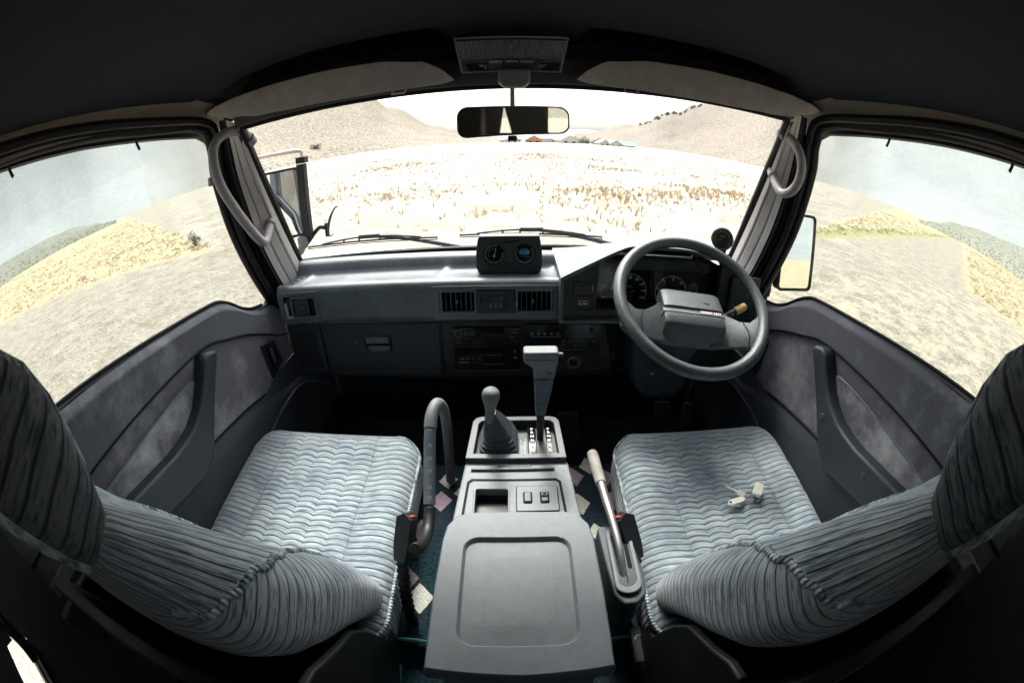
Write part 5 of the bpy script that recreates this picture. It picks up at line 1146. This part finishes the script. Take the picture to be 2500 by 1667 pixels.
# top sheet with a sunken pad
P0 = lid_o(.972)
def padsheet():
    loops = [P0, rrect(.166, .194, .025, 5, -.0045, .304)]
    tri = tessellate_polygon([[Vector((x, y, 0)) for x, y in L] for L in loops]); fl = [p for L in loops for p in L]
    mb.add([(x, y, -.549) for x, y in fl], [tuple(q) for q in tri])
padsheet()
def rr(w, h, r, z): return [(x, y, z) for x, y in rrect(w, h, r, 5, -.0045, .304)]
mb.loft([rr(.166, .194, .025, -.549), rr(.1635, .1915, .0245, -.5498), rr(.160, .188, .023, -.5545), rr(.157, .185, .022, -.5562), rr(.150, .178, .02, -.5560), rr(.10, .12, .02, -.5545)], True, False); mb.flat(rrect(.10, .12, .02, 5, -.0045, .304), UP(0, 0, -.5545))
mb.flat(lid_o(1.0), UP(0, 0, -.590))
obj('storage_lid', mb, 'console', t, 0)

# handbrake
t = thing('handbrake', (.17, .40, -.70), 'handbrake with bare steel lever and worn pale grip beside the driver seat', 'handbrake')
hbp = [(.158, .662, -.612), (.160, .600, -.608), (.161, .565, -.606)]
mb = MB(); mb.tube([(.158, .664, -.612), (.1595, .61, -.609), (.161, .565, -.606)], lambda q: .0125 - .0015 * math.exp(-(q / .05) ** 2) - .002 * q, 14, k=3); M['worngrip'] = simple('worn_grip', (.26, .245, .22), .7, noise=.6, scale=45); obj('grip', mb, 'worngrip', t, .002)
mb = MB(); mb.tube([(.161, .568, -.606), (.163, .52, -.604), (.167, .46, -.604), (.171, .40, -.612), (.173, .36, -.635)], lambda q: .0088 - .003 * q, 12, k=5); obj('lever', mb, 'steel', t)
mb = MB(); P = [(.144, .475), (.150, .482), (.195, .478), (.203, .465), (.212, .36), (.209, .322), (.190, .305), (.168, .306), (.154, .33), (.148, .40)]
mb.prism(P, .10, UP(0, 0, -.735)); 
obj('housing', mb, 'consoledark', t, .010, 4)
sl = rrect(.030, .120, .014, 6, 0, 0); SM = F((.179, .398, -.6325), (1, .0, 0), (-.06, 1, 0))
mb = MB(); mb.ring(rrect(.046, .150, .021, 6), rrect(.031, .122, .0145, 6), .006, SM); obj('slot_rim', mb, 'console', t, .002)
mb = MB(); mb.prism(rrect(.031, .122, .0145, 6), .003, SM); o = obj('slot_plate', mb, 'arm', t)
mb = MB(); mb.prism(rrect(.007, .080, .003, 3, -.009, .018), .001, SM, z0=.0032); mb.prism(rrect(.007, .080, .003, 3, .009, .018), .001, SM, z0=.0032); mb.prism(rrect(.0015, .035, .0005, 2, 0, -.035), .001, SM, z0=.0032); obj('slot', mb, 'recess', o)

# passenger grab bar beside the left seat
t = thing('floor_grab_bar', (-.17, .50, -.72), 'upright grab bar with dimpled grey tube and black rubber end beside the passenger seat', 'grab bar')
BP = [(-.180, .415, -.615), (-.178, .455, -.655), (-.178, .500, -.677), (-.178, .535, -.672), (-.179, .565, -.655), (-.180, .600, -.626), (-.181, .640, -.592), (-.181, .675, -.558), (-.179, .705, -.535), (-.172, .735, -.530), (-.166, .757, -.555), (-.164, .772, -.60), (-.166, .775, -.68), (-.170, .765, -.80)]
P = smooth_path(BP, 6); nP = len(P)
mb = MB(); mb.tube(P[:int(nP * .30)], .0118, 14); obj('lower_sleeve', mb, 'black', t, .001)
mb = MB(); mb.tube(P[int(nP * .30):int(nP * .56)], .0125, 16); tb_ = obj('tube', mb, 'leverblue', t)
mb = MB(); mb.tube(P[int(nP * .56) - 1:], lambda q: .0138 - .002 * q, 16); obj('rubber_grip', mb, 'lever', t, .001)
mb = MB()
for j in range(6):
    p = P[int(nP * (.325 + .042 * j))]; dd = (Vector((-.01, 0, 0)) - p).normalized(); c = p + dd * .0098; mb.lathe([(.0046, .0022), (.0040, .0030), (.003, .0026), (0, .0022)], 14, F(c, dd.orthogonal(), dd.cross(dd.orthogonal())))
M['dimple'] = simple('dimple_grey', (.22, .23, .235), .35); obj('dimple', mb, 'dimple', tb_)

# seat belt buckles
def buckle(s, label):
    t = thing('seat_belt_buckle', (s * .225, .40, -.70), label, 'seat belt buckle', 'seat belt buckles')
    top_ = Vector((s * .213, .486, -.592)); ax = Vector((0, .55, .60)).normalized(); BMx = F(top_ - ax * .10, (s * -.25 if False else 1, -.35 * -s, 0.1), ax)
    mb = MB(); mb.prism([(-.0125, .0), (.0125, .0), (.0165, .030), (.0165, .088), (.010, .092), (0, .099), (-.010, .092), (-.0165, .088), (-.0165, .030)], .024, BMx, z0=-.012); obj('housing', mb, 'arm' if False else 'black', t, .002, 3)
    mb = MB(); mb.box((-.006 * -s if False else .010 * (1 if s < 0 else -1), .0925, 0), (.009, .004, .016), BMx); obj('release_button', mb, 'red', t, .001)
    mb = MB(); rings = []; b0 = top_ - ax * .10; P = smooth_path([b0 + ax * .005, b0 + Vector((0, -.03, -.045)), b0 + Vector((0, -.055, -.11)), b0 + Vector((0, -.06, -.17))], 18)
    for i, p in enumerate(P):
        w = .0115 if i % 4 < 2 else .0095; tt = (P[min(i + 1, len(P) - 1)] - P[max(i - 1, 0)]).normalized(); bz = Vector((1, 0, 0)).cross(tt); rings.append([tuple(p + Vector((1, 0, 0)) * x + bz * y) for x, y in rrect(w * 2, w * 1.5, .003, 2)])
    mb.loft(rings); obj('ribbed_stalk', mb, 'black', t); return t
buckle(-1, 'black buckle with a red button standing beside the passenger seat'); buckle(1, 'black buckle with a red button standing beside the driver seat')
t = thing('seat_belt_buckle', (.228, .30, -.84), 'small loose black buckle lying low on the carpet behind the handbrake', 'seat belt buckle', 'seat belt buckles')
SB = F((.2265, .285, -.800), (1, .03, 0), (-.0, 1, .05)); mb = MB(); mb.prism(rrect(.027, .082, .003), .016, SB, z0=-.012); obj('housing', mb, 'arm', t, .002)
mb = MB(); mb.tube([SB @ Vector(p) for p in ((-.005, .010, .0048), (-.005, .016, .0048), (.001, .020, .0048), (.006, .019, .0048))], .0014, 5, k=3); obj('mark', mb, 'keyw', t)
mb = MB(); mb.tube([(.228, .245, -.806), (.24, .21, -.83), (.25, .15, -.87)], .010, 8, k=3); obj('strap', mb, 'black', t)

# ================================================================== SEATS
def seat(s, label):
    cx = s * .467
    t = thing('front_seat', (cx, .40, -1.0), label, 'seat', 'front seats')
    # cushion
    mb = MB(); rings = []
    hw0, y0, y1 = .232, .235, .795
    def outline(d):   # d = inset in metres
        P = []
        for x, y in rrect(2 * (hw0 - d), (y1 - y0) - 2 * d, max(.075 - d, .012), 8, 0, (y0 + y1) / 2):
            f = (y - y0) / (y1 - y0); wf = 1 + .035 * math.sin(math.pi * min(1, max(0, f * 1.1 - .1))) ; P.append((x * wf, y + (.012 * (1 - (x / hw0) ** 2) if f > .5 else 0)))
        return P
    zt = -.680
    def top_z(x, y):
        e = abs(x) / hw0; z = .010 * math.exp(-((e - .80) / .16) ** 2) - .006 * math.exp(-(e / .5) ** 2)
        z += .006 * mnoise.noise(Vector((x * 9 + s * 5, y * 9, 1))) + .012 * math.exp(-((y - .75) / .07) ** 2) - .012 * math.exp(-((y - .35) / .15) ** 2); return z
    for d, dz in ((.022, -.130), (.006, -.125), (.0, -.10), (-.003, -.06), (-.002, -.035), (.002, -.020), (.010, -.009), (.020, -.003), (.034, 0)):
        rings.append([(cx + x, y, zt + dz + top_z(x, y)) for x, y in outline(d)])
    for d in (.05, .07, .09, .11, .13, .15, .17, .19, .21, .225): rings.append([(cx + x, y, zt + top_z(x, y)) for x, y in outline(d)])
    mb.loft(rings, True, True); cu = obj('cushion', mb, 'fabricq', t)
    # give the quilting its own centre: object origin sits at the seat base, so x is measured from the seat middle
    mb = MB(); P = [(cx + x, y, zt - .0215 + top_z(x, y)) for x, y in outline(-.0015)]; mb.tube(P + [P[0]], .0038, 6); 
    pp = obj('piping', mb, 'fabric_pipe' if False else M['pipe'], cu)
    mb = MB(); mb.box((cx, .50, -.87), (.40, .52, .14)); mb.box((cx, .60, -.84), (.43, .30, .08)); obj('seat_base', mb, 'black', t, .01)
    # backrest
    O = Vector((0, .285, -.705)); e_ = Vector((0, -.441, .8975)); n_ = Vector((0, .8975, .441))
    def sect(e, xi, xo, nr, nf, ex=.62, k=64, seam=None):
        xc = (xi + xo) / 2; hw = abs(xo - xi) / 2; nc = (nr + nf) / 2; hn = (nf - nr) / 2; out = []
        for j in range(k):
            th = 2 * math.pi * j / k; c, q = math.cos(th), math.sin(th); cc_ = abs(c) ** ex * (1 if c > 0 else -1); ss = abs(q) ** ex * (1 if q > 0 else -1)
            dip = 0
            if q > 0: dip = -.024 * math.exp(-((cc_) / .55) ** 4) * min(1, q * 1.5)
            p = O + e_ * e + n_ * (nc + hn * ss + dip); out.append(Vector((-s * 0 + s * (xc - cc_ * hw), p.y, p.z)))
        return out
    T = [(-.04, .262, .675, .012, .100), (-.02, .245, .685, .0, .112), (.05, .238, .690, -.004, .122), (.13, .235, .693, -.020, .122), (.20, .235, .692, -.042, .118), (.27, .238, .688, -.060, .110), (.33, .246, .678, -.062, .104), (.38, .258, .664, -.048, .100), (.42, .270, .650, -.036, .094), (.455, .288, .632, -.024, .088), (.49, .308, .612, -.014, .078), (.52, .325, .600, -.008, .070), (.54, .35, .585, .004, .055)]
    def ev(e):
        for a, b in zip(T, T[1:]):
            if e <= b[0]:
                f = (e - a[0]) / (b[0] - a[0]); return [a[i] + (b[i] - a[i]) * f for i in range(5)]
        return list(T[-1])
    es = [-.04 + .58 * i / 60 for i in range(61)]; K = 64
    # seam on the inboard side: angle on the section at height e (0 = inboard, 90 = front)
    seamT = [(-.04, 62), (.02, 60), (.12, 58), (.20, 56), (.27, 50), (.32, 38), (.37, 20), (.41, 0), (.44, -25), (.47, -50)]
    mb = MB(); rings = [sect(ev(e)[0], *ev(e)[1:]) for e in es]
    mb.loft([[tuple(p) for p in r] for r in rings], True, True)
    arc = []
    for r in rings:
        a = [0]
        for j in range(1, K + 1): a.append(a[-1] + (r[j % K] - r[j - 1]).length)
        arc.append(a)
    fi = 0
    for a in range(60):
        for i in range(K):
            th = 360 * (i + .5) / K; sm = interp(seamT, (es[a] + es[a + 1]) / 2); inb = th if th < 180 else th - 360; sideR = (inb < sm and inb > -100 and es[a] < .47); thO = 180 - th if th < 270 else 540 - th
            sideL = (thO < sm and thO > -100 and es[a] < .47)
            j = (i + 1) % K
            for vi, (ra, ja, jj) in zip((a * K + i, a * K + j, (a + 1) * K + j, (a + 1) * K + i), ((a, i, i), (a, i + 1, j), (a + 1, i + 1, j), (a + 1, i, i))):
                if sideR or sideL: uv = (es[ra] + .25 * abs(arc[ra][ja] - arc[ra][0]) * 0, arc[ra][ja])
                else: uv = (arc[30][ja] if ja <= K else 0, es[ra])
                mb.uv[(fi, vi)] = uv
            fi += 1
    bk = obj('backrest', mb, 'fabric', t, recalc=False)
    for side in (0, 1):
        mb = MB(); P = []
        for e, r in zip(es, rings):
            if e > .462: break
            sm = interp(seamT, e); th = sm if side == 0 else 180 - sm; jf = (th / 360 * K) % K; j = int(jf); p = r[j].lerp(r[(j + 1) % K], jf - j); P.append(p)
        mb.tube(P, lambda q: .0048 + .0007 * math.sin(q * 420), 8, k=16); obj('piping', mb, M['pipe'], bk)
    # headrest
    HT = [(.505, .365, .570, .018, .050), (.513, .345, .588, .002, .064), (.528, .336, .598, -.006, .076), (.548, .334, .602, -.008, .094), (.575, .333, .604, -.008, .110), (.61, .333, .604, -.007, .124), (.645, .336, .602, -.004, .128), (.68, .343, .596, .002, .117), (.71, .356, .583, .010, .098), (.73, .375, .565, .020, .075), (.74, .40, .54, .034, .056)]
    mb = MB(); rg = [sect(*h, .55) for h in HT]; rg2 = []
    for a, b in zip(rg, rg[1:]):
        for q in range(4): rg2.append([p.lerp(p2, q / 4) for p, p2 in zip(a, b)])
    rg2.append(rg[-1]); mb.loft([[tuple(p) for p in r] for r in rg2], True, True); fi = 0
    for a in range(len(rg2) - 1):
        for i in range(K):
            j = (i + 1) % K
            for vi, (ra, ja) in zip((a * K + i, a * K + j, (a + 1) * K + j, (a + 1) * K + i), ((a, i), (a, i + 1), (a + 1, i + 1), (a + 1, i))):
                ee = .505 + .235 * ra / (len(rg2) - 1); mb.uv[(fi, vi)] = (ee, ja * .012)
            fi += 1
    hd_ = obj('headrest', mb, M['fabric_shaded'], t, recalc=False); hd_['label'] = 'headrest with shade painted into its fabric colour'
    mb = MB(); P = []
    for r in rg2:
        jf = 52 / 360 * K; j = int(jf); P.append(r[j].lerp(r[j + 1], jf - j))
    mb.tube(P, .0042, 6); P2 = [r[int(128 / 360 * K)] for r in rg2]; mb.tube(P2, .0042, 6); lit_rim = [r[int(318 / 360 * K)] for r in rg2]; mb.tube(lit_rim, .007, 8);  obj('piping', mb, M['pipe'], hd_)  # two edge pipings; the third, rear tube is added as a painted back-lit strip
    # plastic back shell peeping out at the lower rear corner
    mb = MB(); pf = [(.272, -.728), (.304, -.735), (.306, -.80), (.22, -.86), (.10, -.74), (.045, -.585), (.06, -.50), (.085, -.455), (.115, -.47), (.15, -.505), (.185, -.535), (.215, -.56), (.24, -.61), (.258, -.67)]
    mb.prism(pf, .014, Matrix(((0, 0, s, s * .2315), (1, 0, 0, 0), (0, 1, 0, 0), (0, 0, 0, 1)))); mb.prism(pf, .014, Matrix(((0, 0, s, s * .680), (1, 0, 0, 0), (0, 1, 0, 0), (0, 0, 0, 1))))
    mb.prism([(.304, -.735), (.306, -.80), (.22, -.86), (.10, -.74), (.045, -.585), (.03, -.50), (.02, -.40), (.045, -.40), (.09, -.55), (.16, -.66), (.22, -.72)], .430, Matrix(((0, 0, s, s * .248), (1, 0, 0, 0), (0, 1, 0, 0), (0, 0, 0, 1)))); obj('back_shell', mb, 'black', t, .004, 3)
    return t
g = G('seat_piping', .85, .2); n1 = g.noise(60, 3); g.color(g.ramp(n1, [(.35, (.10, .13, .16)), (.6, (.38, .43, .44)), (.8, (.50, .52, .52))])); g.bump(g.m('SINE', g.m('MULTIPLY', g.xyz(g.tc.outputs['Object'])[1], 900)), .5, .002); M['pipe'] = g.mat
M['fabric_shaded'] = fabric('headrest_fabric_shaded', 'rib', .30)  # darkened copy of the seat fabric: the headrests' shade is put into the colour
seat(-1, 'passenger seat on the left, pale striped velour, empty cushion'); seat(1, 'driver seat on the right, blue grey striped velour, with keys on its cushion')

# keys on the driver seat
kz = -.681
t = thing('key_ring', (.515, .545, kz), 'bunch of keys with a white fob lying on the driver seat cushion', 'keys')
KF = F((.545, .548, kz + .010), (.55, -.62, 0) if False else (.62, .78, 0), (-.78, .62, 0.0))
mb = MB(); mb.prism(rrect(.042, .024, .006), .010, KF, z0=-.002); o = obj('fob', mb, 'keyw', t, .003, 3)
mb = MB()
for y in (-.004, .006): mb.prism(circ(.0013, 8, -.017, y), .0006, KF, z0=.0082)
obj('fob_hole', mb, 'recess', o)
KK = F((.493, .557, kz + .009), (.72, -.70, 0), (.70, .72, 0))
mb = MB(); mb.prism([(-.032, -.0024), (.0, -.0035), (.0, -.010), (.018, -.009), (.020, .006), (.0, .009), (.0, .003), (-.006, .0025), (-.010, .0012), (-.014, .0026), (-.018, .001), (-.022, .0024), (-.027, .001), (-.032, .0010), (-.035, -.001)], .0022, KK); obj('key', mb, 'keym', t, .0005)
K2 = F((.483, .532, kz + .006), (1, .12, 0), (-.12, 1, 0))
mb = MB(); mb.prism([(-.022, -.007), (.012, -.007), (.022, -.002), (.022, .006), (.010, .009), (-.020, .008), (-.027, .003), (-.028, -.003)], .004, K2); o = obj('white_key_tag', mb, 'keyw', t, .0012)
mb = MB(); mb.prism(circ(.003, 12, -.0215, 0), .0006, K2, z0=.0040); obj('tag_hole', mb, 'recess', o)
mb = MB(); mb.torus(.0085, .0010, F((.510, .540, kz + .012), (1, .2, .2), (0, 1, -.3)), n=24, k=6); mb.torus(.0045, .0009, F((.519, .533, kz + .010), (1, .2, -.3), (0, 1, .4)), n=16, k=6); mb.torus(.0045, .0009, F((.525, .535, kz + .010), (1, .2, .6), (0, 1, .2)), n=16, k=6); obj('split_ring', mb, 'chrome', t)

mb = MB()
for s in (-1, 1):
    if s > 0: mb.box((s * .79, -1.33, -.69), (.02, 2.6, .85))
    else: mb.box((s * .79, -1.47, -.69), (.02, 2.3, .85)); mb.box((s * .79, -.17, -.86), (.02, .29, .50))
    mb.box((s * .785, -1.33, .21), (.02, 2.6, .12)); mb.box((s * .785, -.06, -.08), (.02, .09, .44))
name_(obj('body_skin', mb, 'paint', van, .004), 'silver painted outer body side')
# ================================================================== OUTSIDE FITTINGS
def mirror(s, FM, w, h, label, extra):
    t = thing('door_mirror', FM.translation - Vector((0, 0, .2)), label, 'wing mirror'); o_ = rrect(w, h, .018, 5)
    mb = MB(); mb.prism(o_, .03, FM, z0=-.034); mb.ring(rrect(w + .006, h + .006, .020, 5), rrect(w - .014, h - .014, .014, 5), .010, FM, z0=-.006); obj('housing', mb, 'rubber', t, .004, 2)
    mb = MB(); mb.prism(rrect(w - .008, h - .008, .016, 5), .002, FM, z0=-.004); obj('mirror_glass', mb, 'mirror', t); extra(t); return t
def exR(t):
    mb = MB(); mb.box((.880, 1.215, -.285), (.028, .03, .27)); mb.tube([(.880, 1.215, -.42), (.878, 1.215, -.455)], .020, 14); mb.tube([(.878, 1.215, -.455), (.872, 1.21, -.50)], .014, 12); obj('post', mb, 'rubber', t, .004)
    mb = MB(); mb.prism(rrect(.055, .050, .014), .05, F((.935, 1.20, -.068), (1, .3, 0), (0, 0, 1)), z0=-.04); obj('bracket_head', mb, 'paint', t, .006, 3)
    mb = MB(); mb.tube([(.90, 1.23, -.07), (.82, 1.15, -.09)], .007, 8); obj('bracket', mb, 'rubber', t)
mirror(1, F((.988, 1.20, -.283), (1, .10, 0), (.035, .135, 1)), .178, .272, 'large rectangular wing mirror outside the right side window, reflecting grass and sky', exR)
def exL(t):
    mb = MB(); mb.box((-.802, 1.51, -.170), (.034, .035, .30), Matrix.Rotation(R(0), 4, 'Y')); mb.box((-.798, 1.51, -.005), (.040, .04, .026)); obj('post', mb, 'rubber', t, .004)
    mb = MB(); mb.tube([(-.798, 1.51, .01), (-.801, 1.51, .030), (-.835, 1.49, .036), (-1.02, 1.45, .040)], .0075, 10, k=3); obj('upper_arm', mb, 'copper', t)
    mb = MB(); mb.tube([(-.818, 1.50, -.31), (-.83, 1.48, -.36), (-.87, 1.42, -.40)], .016, 10); mb.box((-.822, 1.5, -.325), (.04, .04, .035)); obj('lower_arm', mb, 'lever', t, .003)
M['copper'] = simple('worn_bracket', (.55, .47, .42), .5, .3, noise=.35, scale=12)
mirror(-1, F((-.890, 1.49, -.168), (1, .345, 0), (0, .0, 1)), .150, .275, 'tall rectangular wing mirror outside the left edge of the windscreen', exL)
t = thing('round_mirror', (-.76, 1.5, -.35), 'small round convex mirror on a bent arm outside the left corner of the windscreen', 'mirror')
RM = F((-.700, 1.54, -.268), (-.12, 1, 0), (.30, 0, 1))
mb = MB(); mb.lathe([(0, -.014), (.035, -.012), (.058, -.004), (.062, .002), (.058, .004), (0, .006)], 32, RM); obj('dish', mb, 'rubber', t)
mb = MB(); mb.lathe([(0, .0075), (.03, .007), (.057, .0045)], 32, RM); obj('mirror_glass', mb, 'mirror', t)
mb = MB(); mb.tube([(-.845, 1.47, -.375), (-.815, 1.50, -.345), (-.775, 1.52, -.300), (-.755, 1.53, -.285), (-.735, 1.54, -.292)], .0085, 10, k=4); mb.box((-.725, 1.545, -.300), (.028, .02, .055)); obj('arm', mb, 'rubber', t, .002)
def wiper(P0, P1, A0, A1, bow, label):
    t = thing('wiper', A1, label, 'wiper', 'windscreen wipers'); P0, P1, A0, A1 = map(Vector, (P0, P1, A0, A1))
    mb = MB(); mb.tube([P0.lerp(P1, i / 10) + Vector((0, 0, bow * .3 * math.sin(math.pi * i / 10))) for i in range(11)], .0035, 6); mb.tube([P0.lerp(P1, i / 10) + Vector((0, -.004, -.006 + bow * .3 * math.sin(math.pi * i / 10))) for i in range(11)], .002, 5); obj('rubber_blade', mb, 'rubber', t)
    mb = MB(); mb.tube([P0.lerp(P1, .12 + .76 * i / 10) + Vector((0, .004, .004 + bow * math.sin(math.pi * i / 10))) for i in range(11)], .0038, 6)
    for f in (.3, .42, .58, .7): p = P0.lerp(P1, f); mb.box(tuple(p + Vector((0, .004, .004 + bow * .5))), (.006, .006, bow * .9))
    m_ = P0.lerp(P1, .5) + Vector((0, .004, .004 + bow)); mb.box(tuple(m_), (.075, .012, .014)); obj('blade_frame', mb, 'arm', t, .001)
    mb = MB(); mb.tube([m_, m_.lerp(A1, .35) + Vector((0, .01, .006)), A1], lambda q: .0055 + .004 * q, 8, k=4); obj('arm', mb, 'arm', t)
wiper((-.725, 1.345, -.318), (-.250, 1.355, -.317), (-.47, 1.35, -.30), (-.10, 1.37, -.375), .014, 'left windscreen wiper resting along the bottom of the glass')
wiper((-.178, 1.355, -.312), (.290, 1.355, -.318), (.06, 1.35, -.30), (.42, 1.37, -.368), .014, 'right windscreen wiper resting along the bottom of the glass, behind the dial box')
# belt reel loop at the far right edge

# ------------------------------------------------------------------ separate the countable small pieces into parts of their own
def split_loose(o):
    me = o.data; n = len(me.vertices); par = list(range(n))
    def fnd(a):
        while par[a] != a: par[a] = par[par[a]]; a = par[a]
        return a
    for e in me.edges:
        a, b = fnd(e.vertices[0]), fnd(e.vertices[1])
        if a != b: par[a] = b
    g_ = {}
    for p in me.polygons: g_.setdefault(fnd(p.vertices[0]), []).append(p)
    if len(g_) < 2: return
    first = True
    for polys in g_.values():
        idx = {}; vs = []; fs = []
        for p in polys:
            for v in p.vertices:
                if v not in idx: idx[v] = len(vs); vs.append(tuple(me.vertices[v].co))
            fs.append(tuple(idx[v] for v in p.vertices))
        m2 = bpy.data.meshes.new(me.name); m2.from_pydata(vs, [], fs)
        for m_ in me.materials: m2.materials.append(m_)
        for q, p in zip(m2.polygons, polys): q.material_index = p.material_index; q.use_smooth = p.use_smooth
        m2.update()
        try: m2.set_sharp_from_angle(angle=R(45))
        except Exception: pass
        if first: keep_, first = m2, False
        else:
            c = o.copy(); c.data = m2; COL.objects.link(c)
            if 'label' in c: del c['label']
    o.data = keep_
SPL = ('foot', 'body_skin', 'roof_skin', 'slider_knob', 'bulkhead', 'binding', 'finger_bump', 'vent_fascia', 'knob', 'slider', 'louvre', 'dimple', 'screw', 'needle_hub', 'grip_rib', 'fob_hole', 'dial_face', 'cowl_panel', 'gauge_frame', 'demister_slot', 'switch_slot')
for o in list(bpy.data.objects):
    if o.type == 'MESH' and o.name.split('.')[0] in SPL and not kids(o): split_loose(o)
